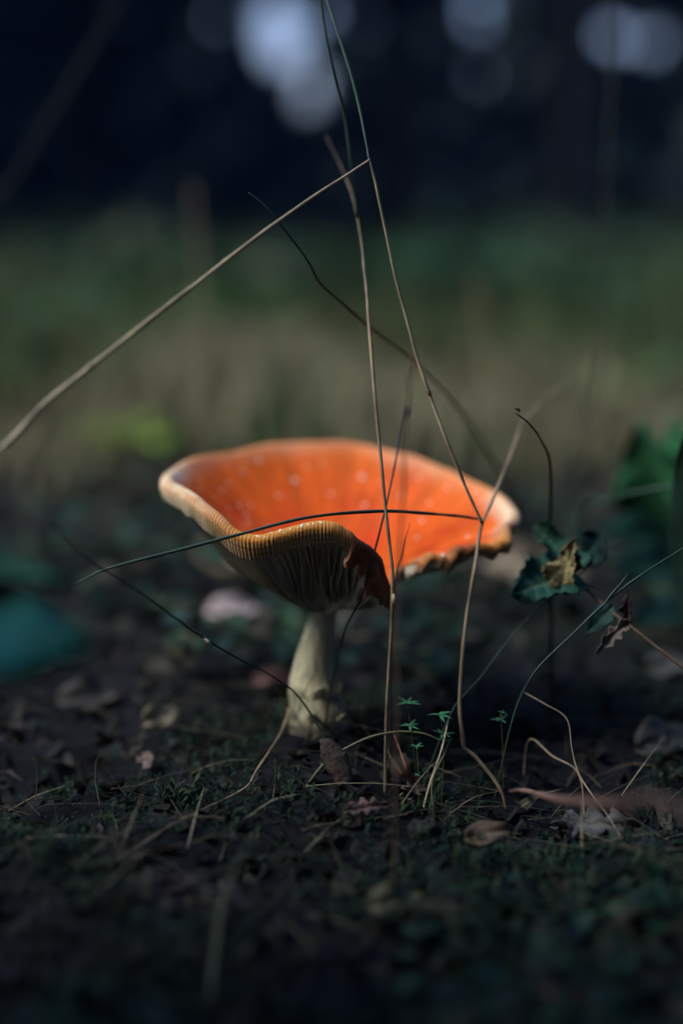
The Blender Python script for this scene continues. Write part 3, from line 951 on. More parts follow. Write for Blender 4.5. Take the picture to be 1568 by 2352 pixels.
leaf('withered_leaflet', at(1440, 1428, .562), at(1362, 1505, .558) - at(1440, 1428, .562), (.3, -.7, .6), 'dead_leaf', BR, L=.019, W=.008, kind='lobed', curl=-.15, fold=.6, wave=.12, seed=10, base_col=(.11, .085, .06), vein_col=(.2, .16, .11))
leaf('withered_leaflet', at(1442, 1430, .562), at(1440, 1340, .556) - at(1442, 1430, .562), (-.6, -.7, .2), 'dead_leaf', BR, L=.015, W=.006, kind='lobed', curl=.1, fold=.7, wave=.12, seed=11, base_col=(.035, .018, .020))
leaf('leaflet', at(1400, 1400, .568), at(1345, 1455, .57) - at(1400, 1400, .568), (.1, -.7, .6), 'leaf', BR, L=.014, W=.009, kind='serrate', curl=.1, fold=.3, seed=12, base_col=(.022, .055, .045))

# broad leaved plants
def leafy_plant(base, leaves, label, stem_mat='blade_green', cat='plant', name='leafy_plant'):
    e = empty(name, base)
    tag(e, label, cat)
    for (foot, root, tip, nrmv, kw) in leaves:
        stalk('leaf_stalk', path([base, (Vector(base) + Vector(root)) * .5 + Vector((0, .004, .01)), root], n=6), [.8, .7, .5], stem_mat, parent=e)
        leaf('leaf_blade', root, Vector(tip) - Vector(root), nrmv, 'leaf', e, L=(Vector(tip) - Vector(root)).length, **kw)
    return e


GR = (.040, .17, .070)
leafy_plant(gd(1590, .86), [
    (0, at(1560, 1240, .80), at(1455, 985, .77), (-.65, -.5, .55), dict(W=.058, kind='ovate', curl=.12, fold=.25, wave=.08, seed=21, base_col=GR, vein_col=(.06, .20, .08), edge_col=(.03, .10, .045))),
    (0, at(1600, 1230, .82), at(1540, 970, .80), (-.5, -.5, .65), dict(W=.050, kind='ovate', curl=.15, fold=.25, wave=.08, seed=29, base_col=GR, vein_col=(.06, .20, .08))),
    (0, at(1570, 1270, .79), at(1410, 1180, .75), (0, -.5, .85), dict(W=.036, kind='ovate', curl=.2, fold=.3, seed=22, base_col=(.012, .05, .032))),
    (0, at(1610, 1330, .77), at(1430, 1260, .73), (.1, -.55, .8), dict(W=.034, kind='serrate', curl=.2, fold=.3, seed=30, base_col=(.012, .042, .030))),
    (0, at(1600, 1420, .74), at(1480, 1390, .70), (.1, -.5, .85), dict(W=.030, kind='serrate', curl=.2, fold=.3, seed=31, base_col=(.012, .036, .026))),
], 'broad rounded green leaves growing upright behind the bramble spray')
leafy_plant(gd(1640, .63), [
    (0, at(1600, 1420, .615), at(1565, 985, .60), (-.8, -.55, .1), dict(W=.022, kind='ovate', curl=.04, fold=.3, seed=23, base_col=(.014, .036, .026), vein_col=(.03, .06, .03))),
], 'dark narrow leaf standing edge-on beside the broad rounded green leaves')
TEAL = (.016, .165, .13)
leafy_plant((-.165, .34, ghf(-.165, .34) - .003), [
    (0, at(-230, 1490, .385), at(190, 1450, .36), (-.3, -.45, .8), dict(W=.044, kind='ovate', curl=.08, fold=.12, wave=.10, seed=24, base_col=TEAL, vein_col=(.03, .20, .15), edge_col=(.03, .13, .08))),
    (0, at(-200, 1300, .40), at(150, 1300, .385), (-.2, -.4, .85), dict(W=.020, kind='ovate', curl=.1, fold=.2, wave=.12, seed=25, base_col=(.025, .14, .075), edge_col=(.11, .10, .06))),
], 'very blurred plant with broad teal green leaves beside the viewpoint')

# tiny bedstraw plants with whorls of narrow leaves
def whorl_plant(stem_px, whorls, label):
    pts = path(stem_px, n=5)
    e = empty('bedstraw', Vector(pts[0]))
    tag(e, label, 'plant')
    stalk('stem', pts, [.28, .22, .15], 'blade_olive', parent=e, seg=5)
    for (c, size, nlv) in whorls:
        a0 = random.uniform(0, 6); wx = random.uniform(-.35, .35); wy = random.uniform(-.6, .1)
        for k in range(nlv):
            a = a0 + 2 * math.pi * k / nlv
            tipd = Vector((math.cos(a) + wx, math.sin(a) * .9 + wy, random.uniform(-.1, .6)))
            leaf('leaf_blade', c, tipd, (0, -.2, 1), 'leaf', e, L=size * random.uniform(.75, 1.15) * 1e-3, W=size * .26e-3, kind='ovate', nl=5, nw=1, curl=.12, fold=.3, wave=0, seed=k,
                 base_col=(.055, .20, .095), vein_col=(.09, .26, .12), thick=.00015)


whorl_plant([gd(966, .556), at(950, 1720, .551), at(936, 1612, .549)], [(at(936, 1616, .549), 5.2, 8), (at(941, 1668, .55), 4.6, 6)], 'tiny bedstraw with a fresh green top whorl behind the arched stem')
whorl_plant([gd(1012, .552), at(1018, 1700, .551), at(1009, 1640, .55)], [(at(1009, 1642, .55), 5.4, 6), (at(1018, 1688, .55), 4.8, 7), (at(1024, 1702, .551), 3.6, 4)], 'tiny bedstraw whose whorls surround the upright straw bit')
whorl_plant([gd(962, .548), at(960, 1800, .546), at(956, 1712, .546)], [(at(956, 1716, .546), 3.0, 5), (at(959, 1780, .546), 1.8, 4)], 'small dark bedstraw under the arched stem beside the pine needles')
whorl_plant([gd(1156, .562), at(1154, 1720, .561), at(1150, 1640, .56)], [(at(1150, 1654, .56), 3.8, 5), (at(1151, 1637, .56), 2.0, 4)], 'tiny bedstraw standing alone beside the kinked brown grass stalk')

# fallen leaves: individual ones with a place of their own
def fallen(vx, vy, size, c, label, lift=.006, az=None, kind='ovate', tilt=.5, seed=1, group=None):
    p = gp(vx, vy, lift)
    az = random.uniform(0, 6.28) if az is None else az
    leaf('dead_leaf', p, (math.cos(az), math.sin(az), .15), (random.uniform(-.4, .4), -tilt, .8), 'dead_leaf', None, label, 'dead leaf', group, L=size, W=size * .55, kind=kind, curl=.25, fold=.3,
         wave=.12, seed=seed, base_col=c, vein_col=tuple(min(1, v * 1.5) for v in c), edge_col=tuple(v * .7 for v in c), thick=.0004)


fallen(488, 1452, .027, (.52, .40, .38), 'pale pinkish fallen leaf standing out on the dark floor behind the mushroom', az=.1, tilt=.9, lift=.012, seed=51)
fallen(560, 1345, .045, (.26, .18, .10), 'tan fallen leaf partly hidden behind the mushroom gills', az=2.6, tilt=.8, lift=.018, seed=52)
fallen(1120, 1370, .060, (.17, .125, .085), 'large curled brown fallen leaf behind the torn side of the cap', az=-.6, tilt=.8, lift=.02, seed=53, kind='lobed')
fallen(340, 1700, .022, (.24, .19, .12), 'small tan fallen leaf standing on edge near the thin brown twig', az=.9, tilt=.8, lift=.008, seed=54)
fallen(345, 1790, .016, (.16, .11, .085), 'little crumpled pinkish brown leaf scrap beside the thin brown twig', az=2.0, tilt=.7, lift=.006, seed=55, kind='lobed')
fallen(590, 1595, .020, (.16, .075, .065), 'dull reddish fallen leaf close behind the stem bulb', az=.3, tilt=.7, lift=.007, seed=56)
fallen(800, 1880, .016, (.17, .095, .075), 'round reddish brown leaf scrap in front of the bark chip', az=.2, tilt=.9, lift=.003, seed=57, kind='lobed')
fallen(925, 1845, .015, (.18, .125, .09), 'crinkled brown leaf scrap at the foot of the pine needles', az=.7, tilt=.9, lift=.003, seed=58, kind='lobed')
fallen(1290, 1920, .030, (.085, .08, .07), 'grey decayed leaf lying below the pinkish stick', az=-.2, tilt=.8, lift=.004, seed=59, kind='lobed')
fallen(1480, 1740, .034, (.075, .07, .06), 'grey brown leaf behind the thick end of the pinkish stick', az=.4, tilt=.7, lift=.006, seed=60)
fallen(1500, 1560, .030, (.07, .065, .055), 'dim fallen leaf below the bramble stem', az=.1, tilt=.5, lift=.006, seed=61)
fallen(1080, 1960, .018, (.15, .10, .06), 'blurred brown leaf in the dark foreground moss', az=.3, tilt=.9, lift=.006, seed=62)
fallen(1230, 2280, .022, (.16, .10, .075), 'dim brown leaf lying in front of the pinkish stick', az=-.8, tilt=.8, lift=.004, seed=63)
fallen(860, 2110, .020, (.13, .115, .06), 'yellowish leaf scrap in the dark foreground moss before the mushroom', az=.5, tilt=.9, lift=.004, seed=64)
fallen(150, 1640, .03, (.07, .06, .05), 'dusky fallen leaf below the teal leaved plant', az=.5, tilt=.7, lift=.006, seed=65)

# thin straws strewn over the litter
for (x0, y0, x1, y1, l0, l1) in [(140, 2000, 260, 1965, .002, .004), (262, 2005, 330, 1905, .001, .014), (60, 1950, 250, 1940, .004, .003), (300, 1985, 215, 2000, .005, .002), (380, 1905, 520, 1915, .004, .006),
                                 (430, 1960, 470, 1880, .002, .012), (1020, 1900, 1150, 1850, .003, .006), (560, 1905, 690, 1870, .004, .008), (1180, 1880, 1290, 1845, .003, .006), (880, 1905, 1010, 1880, .004, .004),
                                 (20, 1880, 150, 1850, .003, .008), (1400, 1880, 1520, 1800, .003, .02), (700, 1975, 790, 1925, .003, .008), (1380, 1800, 1500, 1790, .004, .006)]:
    p0, p1 = gp(x0, y0, l0), gp(x1, y1, l1)
    md_ = (p0 + p1) * .5 + Vector((0, random.uniform(-.002, .002), random.uniform(.0, .002)))
    stalk('thin_straw', path([p0, md_, p1], n=6), [.17, .2, .1], random.choice(['straw', 'straw_pale', 'straw_brown']), 'thin dry straw lying on the dark mossy litter', 'straw', 'thin straws strewn over the litter', seg=5)

# bark chip by the arched stem
bc = gp(795, 1815, .002)
V, F = [], []
nb, mb = 12, 7
for i in range(nb + 1):
    for j in range(mb + 1):
        t, s = i / nb, j / mb
        w = .0042 * (math.sin(math.pi * min(1, t * .92 + .08)) ** .6 + .55 * float(vnoise(i * .9, j * .2 + (s > .5) * 5, 71)))
        V.append((w * (s * 2 - 1) + .004 * t * (1 - t), .004 * t + .0012 * float(vnoise(i * .8, j * .8, 72)) - .002 * (1 - (2 * s - 1) ** 2), .019 * t + .0014 * float(vnoise(i * .5, j * 1.3, 73))))
F = [[i * (mb + 1) + j, i * (mb + 1) + j + 1, (i + 1) * (mb + 1) + j + 1, (i + 1) * (mb + 1) + j] for i in range(nb) for j in range(mb)]
o = mesh_obj('bark_chip', np.array(V), F, 'bark_chip'); o.location = bc; o.rotation_euler = (-.25, -.5, .1)
md = o.modifiers.new('thickness', 'SOLIDIFY'); md.thickness = .0022; md.offset = 0
tag(o, 'rough dark bark chip standing in the litter under the arched stem', 'bark')

# ------------------------------------------------------------------ litter, moss, needles
def scatter(n, y0, y1, power=1.0, margin=1.25):
    t = rng.random(n)
    y = y0 * (y1 / y0) ** (t ** power)
    x = (rng.random(n) * 2 - 1) * (.26 * y * margin + .03)
    return x, y


# leaf fragments
n = 9000
x, y = scatter(n, .26, 4.0)
sz = rng.uniform(.0012, .007, n) * (1 + np.clip(y - .7, 0, 3) * 1.6)
P = np.stack([x, y, gh(x, y) + sz * rng.uniform(.05, .5, n)], -1)
nrmv = rand_unit(n) * .8 + np.array([0, 0, 1.0]); nrmv /= np.linalg.norm(nrmv, axis=1)[:, None]
d = rand_unit(n); U = np.cross(d, nrmv); U /= np.linalg.norm(U, axis=1)[:, None]; W = np.cross(nrmv, U)
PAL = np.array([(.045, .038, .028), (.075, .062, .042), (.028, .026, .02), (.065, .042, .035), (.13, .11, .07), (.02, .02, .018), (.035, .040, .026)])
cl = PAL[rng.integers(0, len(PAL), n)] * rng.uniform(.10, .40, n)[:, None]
cl = cl * (1 + 3.8 * np.clip((y - .95) / 1.2, 0, 1))[:, None]      # the clearing's brighter light painted into the fragment colours
# each fragment is a bent strip of 3 x 3 points
gv_, gc_, gf_ = [], [], []
grid = [(-1, 0), (0, 0), (1, 0)]
asp = rng.uniform(.4, .8, n)
VV = np.empty((n, 9, 3))
k = 0
bend = rng.normal(size=(n, 2)) * .5
for i in (-1, 0, 1):
    for j in (-1, 0, 1):
        jit = rng.uniform(.7, 1.2, n)
        taper = 1 - .55 * abs(i)
        VV[:, k] = P + (U * (i * sz * jit)[:, None]) + (W * (j * sz * asp * taper * jit)[:, None]) + nrmv * ((bend[:, 0] * i * i + bend[:, 1] * j * j * .7) * sz * .6)[:, None]
        k += 1
fb = np.array([[0, 1, 4, 3], [1, 2, 5, 4], [3, 4, 7, 6], [4, 5, 8, 7]])
FF = (np.arange(n)[:, None, None] * 9 + fb[None]).reshape(-1, 4)
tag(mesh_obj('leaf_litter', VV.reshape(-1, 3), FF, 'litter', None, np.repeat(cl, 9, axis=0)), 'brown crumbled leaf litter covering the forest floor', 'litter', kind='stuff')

# pine needles and fine straws lying about
def needles(n, y0, y1, rad, ln, pal, name, label, up_=.25):
    x, y = scatter(n, y0, y1)
    L = rng.uniform(*ln, n)
    az = rng.uniform(0, 6.28, n); el = np.abs(rng.normal(size=n)) * up_
    D = np.stack([np.cos(az) * np.cos(el), np.sin(az) * np.cos(el), np.sin(el)], -1)
    z = gh(x, y) + rng.uniform(.0, .006, n)
    P0 = np.stack([x, y, z], -1)
    side = np.cross(D, np.array([0, 0, 1.0])); side /= np.linalg.norm(side, axis=1)[:, None] + 1e-9
    upv = np.cross(side, D)
    bow = rng.normal(size=n) * .12
    V = np.empty((n, 4, 3, 3))
    for i in range(4):
        t = i / 3
        c = P0 + D * (L * t)[:, None] + side * (bow * L * t * t)[:, None] + np.array([0, 0, -1]) * (L * el * .5 * t * t)[:, None]
        r = rad * (1 - .6 * t)
        for k in range(3):
            th = 2.0944 * k
            V[:, i, k] = c + side * (math.cos(th) * r) + upv * (math.sin(th) * r)
    f = []
    for i in range(3):
        for k in range(3):
            f.append([i * 3 + k, i * 3 + (k + 1) % 3, (i + 1) * 3 + (k + 1) % 3, (i + 1) * 3 + k])
    f = np.array(f)
    FF = (np.arange(n)[:, None, None] * 12 + f[None]).reshape(-1, 4)
    cl = pal[rng.integers(0, len(pal), n)] * rng.uniform(.6, 1.3, n)[:, None]
    tag(mesh_obj(name, V.reshape(-1, 3), FF, 'litter', None, np.repeat(cl, 12, axis=0)), label, 'litter', kind='stuff')


needles(1900, .28, 1.6, .00028, (.012, .045), np.array([(.07, .055, .035), (.045, .035, .022), (.16, .13, .08), (.03, .03, .02)]), 'needle_litter', 'fine fallen needles and straws strewn over the litter')

# moss: little sprigs, each a spray of leaflets
n = 24000
x, y = scatter(n, .25, 1.5)
patch = vnoise(x / .05, y / .05, 81) + .5 * vnoise(x / .017, y / .017, 82)
keep = patch > -.10
x, y = x[keep], y[keep]; n = len(x)
hgt = rng.uniform(.002, .010, n) * np.clip(.7 + patch[keep], .4, 1.3)
allV, allC = [], []
for k in range(6):
    az = rng.uniform(0, 6.28, n); el = rng.uniform(.1, 1.2, n)
    D = np.stack([np.cos(az) * np.cos(el), np.sin(az) * np.cos(el), np.sin(el)], -1)
    lf = hgt * rng.uniform(.3, .6, n)
    base = np.stack([x, y, gh(x, y) + hgt * (k / 6.0)], -1)
    side = np.cross(D, np.array([0, 0, 1.0])); side /= np.linalg.norm(side, axis=1)[:, None]
    c = base + D * (lf * .5)[:, None]
    v, f, cq = quad_cloud(c, D * (lf * .5)[:, None], side * (lf * .2)[:, None], np.array([(.012, .034, .018), (.020, .042, .016), (.009, .026, .018), (.032, .046, .018)])[rng.integers(0, 4, n)] * rng.uniform(.6, 1.3, n)[:, None])
    allV.append(v); allC.append(cq)
V = np.concatenate(allV); Cc = np.concatenate(allC)
F = np.arange(len(V)).reshape(-1, 4)
tag(mesh_obj('moss', V, F, 'moss', None, Cc, smooth=False), 'dark green moss sprigs matting the ground', 'moss', kind='stuff')

# low creeping leaves that leave dark hollows between them
def creeping(n, y0, y1, size, hmax, name, label, pal, thr):
    x, y = scatter(n, y0, y1, 1.0, 1.35)
    pt = vnoise(x / .07, y / .10, 85) + .4 * vnoise(x / .02, y / .03, 86)
    kp = (pt > thr) & (np.hypot(x + .01, y - .575) > .045)
    x, y = x[kp], y[kp]; n = len(x)
    z = gh(x, y) + rng.uniform(.15, 1, n) * hmax * np.clip(.5 + 2 * (pt[kp] - thr), .2, 1)
    nv = rand_unit(n) * .55 + np.array([0, 0, 1.0]); nv /= np.linalg.norm(nv, axis=1)[:, None]
    d = rand_unit(n); U = np.cross(d, nv); U /= np.linalg.norm(U, axis=1)[:, None]; W = np.cross(nv, U)
    s = rng.uniform(.5, 1.2, n) * size
    P = np.stack([x, y, z], -1)
    V = np.empty((n, 6, 3))
    for k, (a, b, c) in enumerate([(-1, 0, 0), (-.2, -.62, .16), (.5, -.4, .1), (1, 0, -.12), (.5, .4, .1), (-.2, .62, .16)]):
        V[:, k] = P + U * (a * s)[:, None] + W * (b * s)[:, None] + nv * (c * s)[:, None]
    F = (np.arange(n)[:, None, None] * 6 + np.array([[0, 1, 2, 3], [0, 3, 4, 5]])[None]).reshape(-1, 4)
    cl = pal[rng.integers(0, len(pal), n)] * rng.uniform(.6, 1.3, n)[:, None]
    tag(mesh_obj(name, V.reshape(-1, 3), F, 'moss', None, np.repeat(cl, 6, axis=0)), label, 'ground cover', kind='stuff')


DKG = np.array([(.014, .040, .026), (.020, .050, .024), (.012, .030, .026), (.030, .050, .022), (.055, .045, .028)])
creeping(3600, .64, 1.9, .009, .035, 'creeping_leaves', 'low dark creeping leaves blurred on the floor behind the mushroom', DKG, .02)
creeping(1500, .24, .44, .006, .018, 'foreground_leaves', 'dark low leaves blurred in the foreground', DKG, -.05)

# ------------------------------------------------------------------ clearing behind: grass, herbs
def blades(n, xs, ys, h, wd, pal, name, label, lean=.35):
    az = rng.uniform(0, 6.28, n)
    ln_ = rng.normal(size=n) * lean
    side = np.stack([np.cos(az), np.sin(az), 0 * az], -1)
    ld = np.stack([-np.sin(az), np.cos(az), 0 * az], -1)
    P0 = np.stack([xs, ys, gh(xs, ys) - .003], -1)
    V = np.empty((n, 7, 3))
    for i, t in enumerate((0, .4, .75)):
        c = P0 + np.array([0, 0, 1]) * (h * (t - .25 * abs(ln_) * t * t))[:, None] + ld * (h * ln_ * t * t)[:, None]
        w = wd * (1 - .5 * t)
        V[:, 2 * i] = c - side * w[:, None]; V[:, 2 * i + 1] = c + side * w[:, None]
    V[:, 6] = P0 + np.array([0, 0, 1]) * (h * (1 - .25 * abs(ln_)))[:, None] + ld * (h * ln_)[:, None]
    fb = [[0, 1, 3, 2], [2, 3, 5, 4]]
    F4 = (np.arange(n)[:, None, None] * 7 + np.array(fb)[None]).reshape(-1, 4).tolist()
    F3 = (np.arange(n)[:, None] * 7 + np.array([4, 5, 6])[None]).tolist()
    cl = pal[rng.integers(0, len(pal), n)] * rng.uniform(.6, 1.3, n)[:, None]
    tag(mesh_obj(name, V.reshape(-1, 3), F4 + F3, 'moss', None, np.repeat(cl, 7, axis=0)), label, 'grass', kind='stuff')


n = 9000
x, y = scatter(n, 1.1, 9.0, .8, 1.6)
m = (vnoise(x / .35 + y * .2, y / .9, 91) + .10 * (y - 3.2)) > .0
x, y = x[m], y[m]; n = len(x)
hh = rng.uniform(.04, .16, n) * (1 + .22 * np.clip(y - 2, 0, 5))
blades(n, x, y, hh, rng.uniform(.0015, .004, n) * (1 + .4 * y), np.array([(.030, .062, .018), (.045, .075, .020), (.09, .085, .032), (.022, .050, .020)]), 'clearing_grass', 'blurred patches of short grass in the clearing behind the mushroom')
n = 7000
x, y = scatter(n, 1.2, 4.2, .8, 1.6)
blades(n, x, y, rng.uniform(.03, .10, n), rng.uniform(.001, .003, n) * (1 + .3 * y), np.array([(.17, .15, .075), (.12, .105, .055), (.22, .19, .10)]), 'dry_grass', 'withered tan grass scattered over the clearing', lean=.8)

n = 30000
t = rng.random(n)
y = 4.5 * (22 / 4.5) ** t
x = (rng.random(n) * 2 - 1) * .42 * y
top = (.12 + .020 * (y - 4.5)) * np.clip(.9 + 2.2 * vnoise(x / .9, y / 2.0, 97), .1, 2.2)
z = gh(x, y) + rng.random(n) ** 1.4 * top
P = np.stack([x, y, z], -1)
s = rng.uniform(.02, .05, n) * (1 + .16 * y)
d1 = rand_unit(n); d2 = np.cross(d1, rand_unit(n)); d2 /= np.linalg.norm(d2, axis=1)[:, None]
ug = np.array([(.022, .050, .020), (.030, .058, .020), (.016, .040, .024), (.045, .055, .025)])
V, F, Cc = quad_cloud(P, d1 * s[:, None], d2 * (s * .55)[:, None], ug[rng.integers(0, 4, n)] * rng.uniform(.6, 1.3, n)[:, None])
tag(mesh_obj('undergrowth', V, F, 'moss', None, Cc, smooth=False), 'blurred dark green undergrowth at the back of the clearing', 'undergrowth', kind='stuff')

# tall single stalks blurred in the clearing
for k, (vx, d_, top, lean_, mat, lab) in enumerate([
        (352, 1.35, 520, 30, 'blade_olive', 'tall blurred olive grass stalk beside the bright yellow green seedling'),
        (455, 1.2, 430, -12, 'straw_brown', 'tall blurred brown grass stalk in the clearing behind the cap'),
        (560, 1.5, 560, 25, 'blade_olive', 'blurred olive stalk beside the tall brown one in the clearing'),
        (1120, 1.4, 640, -30, 'straw_brown', 'blurred brown stalk in the clearing behind the torn half of the cap'),
        (1490, 1.15, 700, 40, 'blade_green', 'blurred dark stalk behind the broad rounded green leaves')]):
    b = gd(vx, d_)
    t_ = at(vx + lean_, top, d_)
    stalk('clearing_stalk', path([b, (b + t_) * .5 + Vector((.006, 0, 0)), t_], n=8), [2.2, 1.8, .9], mat, lab, 'grass stalk')


def herb(vx, vy, size, cols_, label, nlv=6):
    p = gp(vx, vy, -.002)
    e = empty('seedling', p)
    tag(e, label, 'plant')
    for k in range(nlv):
        a = 2 * math.pi * k / nlv + random.uniform(-.3, .3)
        root = p + Vector((math.cos(a) * size * .25, math.sin(a) * size * .25, size * random.uniform(.5, 1.1)))
        stalk('leaf_stalk', path([p, (p + root) * .5 + Vector((0, 0, size * .1)), root], n=4), [size * 25, size * 20, size * 14], 'blade_green', parent=e, seg=5)
        leaf('leaf_blade', root, (math.cos(a), math.sin(a), .35), (0, -.3, 1), 'leaf', e, L=size * random.uniform(.7, 1.1), W=size * .6, kind='ovate', nl=8, nw=2, curl=.3, fold=.2, seed=k, base_col=cols_)


herb(300, 1085, .045, (.16, .24, .035), 'bright yellow green seedling in the clearing behind the cap', 7)
herb(12, 960, .05, (.10, .14, .045), 'dull yellowish seedling in the clearing beside the bright yellow green one', 6)
herb(555, 800, .13, (.04, .08, .02), 'blurred mid green herb in the clearing behind the tall brown stalk', 7)
herb(1060, 745, .20, (.018, .060, .026), 'blurred blue green herb in the clearing behind the snapped stalk', 8)
herb(1300, 800, .16, (.022, .050, .02), 'blurred dark herb in the clearing beside the blue green one', 7)
herb(1450, 960, .06, (.05, .10, .03), 'small green herb in the clearing beyond the broad rounded green leaves', 6)
herb(180, 830, .13, (.03, .075, .03), 'dim green herb in the clearing seen under the snapped stalk', 7)
herb(1130, 1075, .03, (.03, .09, .03), 'little green seedling just behind the intact far rim of the cap', 5)

# ------------------------------------------------------------------ the wood round the clearing
GREENS = np.array([(.010, .022, .028), (.012, .027, .030), (.008, .019, .027), (.015, .030, .028)])


def crown_mesh(seed, n, rad, height, z0, lsize):
    r = np.random.default_rng(seed)
    nb = 60
    bc_ = np.stack([r.normal(size=nb) * .45, r.normal(size=nb) * .45, r.random(nb)], -1)
    taper = np.clip(1.15 - bc_[:, 2], .15, 1)
    bc_[:, 0] *= taper; bc_[:, 1] *= taper
    w = r.integers(0, nb, n)
    P = bc_[w] * np.array([rad, rad, height]) + r.normal(size=(n, 3)) * np.array([.16, .16, .07]) * np.array([rad, rad, height])
    P[:, 2] = np.clip(P[:, 2], -.05 * height, 1.1 * height) + z0
    d1 = r.normal(size=(n, 3)); d1 /= np.linalg.norm(d1, axis=1)[:, None]
    d2 = np.cross(d1, r.normal(size=(n, 3))); d2 /= np.linalg.norm(d2, axis=1)[:, None]
    s = lsize * r.uniform(.6, 1.4, n)
    V, F, Cc = quad_cloud(P, d1 * s[:, None], d2 * (s * .55)[:, None], GREENS[r.integers(0, 4, n)] * r.uniform(.6, 1.3, n)[:, None])
    return V, F, Cc


def trunk_geo(h, r0, seed):
    r = random.Random(seed)
    pts = [(0, 0, -.2)]
    for i in range(1, 7):
        pts.append((r.uniform(-.05, .05) * i * .6, r.uniform(-.05, .05) * i * .6, h * i / 6))
    pts = catmull(pts, 4)
    rad = np.interp(np.linspace(0, 1, len(pts)), [0, .06, 1], [r0 * 1.35, r0, r0 * .25])
    V, F = sweep(pts, rad, 10, rough=.12)
    Vs = [V]; Fs = list(F); off = len(V)
    for k in range(7):      # limbs
        i = int(len(pts) * r.uniform(.4, .9)); p = pts[i]; a = r.uniform(0, 6.28); L = h * r.uniform(.12, .22)
        q_ = path([tuple(p), tuple(p + np.array([math.cos(a) * L * .5, math.sin(a) * L * .5, L * .25])), tuple(p + np.array([math.cos(a) * L, math.sin(a) * L, L * .35]))], n=4)
        v, f = sweep(q_, np.linspace(rad[i] * .5, rad[i] * .12, len(q_)), 6)
        Vs.append(v); Fs += [[j + off for j in ff] for ff in f]; off += len(v)
    return np.concatenate(Vs), Fs


kinds = []
for k in range(3):
    h = (9.0, 11.0, 7.5)[k]
    tv, tf = trunk_geo(h * .92, (.15, .18, .12)[k], 100 + k)
    cvv, cff, ccc = crown_mesh(200 + k, 3600, (2.0, 2.2, 1.8)[k], h * .60, h * .46, .26)
    e = empty('tree', (0, 0, -50))
    t_o = mesh_obj('trunk', tv, tf, 'bark'); t_o.parent = e
    c_o = mesh_obj('crown', cvv, cff, 'foliage', None, ccc, smooth=False); c_o.parent = e
    kinds.append((e, t_o, c_o))
TREES = [(-3.0, 9.5, 0), (1.5, 9.5, 1), (.35, 12.5, 2), (-3.4, 11.5, 1), (3.3, 12.0, 0), (2.1, 15.0, 2), (-2.6, 15.5, 1), (.9, 19.0, 0), (4.6, 17.0, 1), (-5.2, 16.0, 2),
         (6.5, 9.0, 0), (7.5, 4.0, 1), (6.0, -2.5, 2), (3.2, -4.5, 1), (-1.0, -5.2, 0), (-4.2, -7.5, 2), (-14.0, -3.0, 1), (-6.0, 7.4, 0), (-7.0, 10.0, 1), (-6.6, 13.2, 0), (-9.2, 8.6, 1), (-8.4, 16.0, 1)]  # last five stand out of view, added to shade the far ground
used = set()
for (tx, ty, k) in TREES:
    e, t_o, c_o = kinds[k]
    if k not in used:
        used.add(k); ne = e
    else:
        ne = e.copy(); col.objects.link(ne)
        for ch in (t_o, c_o):
            c = ch.copy(); col.objects.link(c); c.parent = ne
    ne.location = (tx, ty, ghf(tx, ty))
    ne.rotation_euler = (0, 0, random.uniform(0, 6.28))
    sc0 = random.uniform(.9, 1.15)
    ne.scale = (sc0, sc0, sc0)
    tag(ne, 'dark blurred tree of the wood standing round the clearing', 'tree', 'trees of the dark wood')

# unseen young tree added behind the viewpoint to shade the front of the scene
e = empty('unseen_shade_tree', (.75, -1.3, ghf(.75, -1.3)))
tag(e, 'unseen young tree added behind the viewpoint to shade the foreground', 'tree')
tp = path([(.75, -1.3, -.1), (.70, -1.2, .9), (.50, -.9, 1.8), (.2, -.4, 2.4)], n=6)
V, F = sweep(tp, np.linspace(.05, .02, len(tp)), 9, rough=.1)
mesh_obj('trunk', V, F, 'bark', e)
n = 17000
P = np.stack([rng.uniform(-2.8, 2.8, n), rng.uniform(-3.2, .45, n), rng.uniform(1.35, 2.3, n)], -1)
P = P[P[:, 1] - P[:, 2] * SUN_DIR.y / SUN_DIR.z < .42]; n = len(P)      # crown cut along the sun's rays so its shade stops before the mushroom
d1 = rand_unit(n) * np.array([1, 1, .4]); d2 = np.cross(d1, rand_unit(n)); d2 /= np.linalg.norm(d2, axis=1)[:, None]
s = rng.uniform(.045, .10, n)
V, F, Cc = quad_cloud(P, d1 * s[:, None], d2 * (s * .6)[:, None], GREENS[rng.integers(0, 4, n)] * 1.4)
mesh_obj('crown', V, F, 'foliage', e, Cc, smooth=False)

# unseen shrub added left of the viewpoint to keep sun off the foreground
e = empty('unseen_shade_shrub', (-1.05, .25, ghf(-1.05, .25)))
tag(e, 'unseen shrub added beside the viewpoint to shade the foreground litter', 'shrub')
for k in range(5):
    a_ = k * 1.3
    pp = path([(-1.05 + .03 * k, .25, -.05), (-1.0 + .1 * math.cos(a_), .25 + .15 * math.sin(a_), .5), (-.95 + .35 * math.cos(a_), .25 + .4 * math.sin(a_), 1.15)], n=5)
    V, F = sweep(pp, np.linspace(.014, .005, len(pp)), 7)
    mesh_obj('stem', V, F, 'bark', e)
n = 9000
zz = rng.uniform(.38, 1.25, n)
gx0 = rng.uniform(-.55, .55, n); gy0 = .462 - rng.random(n) ** 1.3 * .75
gy0 += .025 * vnoise(gx0 / .1, gx0 * 0, 95)
P = np.stack([gx0 + SUN_DIR.x / SUN_DIR.z * zz, gy0 + SUN_DIR.y / SUN_DIR.z * zz, zz], -1)  # leaves set along the sun's rays so their shade lands in front
rel = P - np.array([0, 0, CAM_Z]); dp = rel[:, 1] * CP - rel[:, 2] * SP
inx = np.abs(rel[:, 0]) < (784 + 420) / FPX * np.maximum(dp, 0) + .06
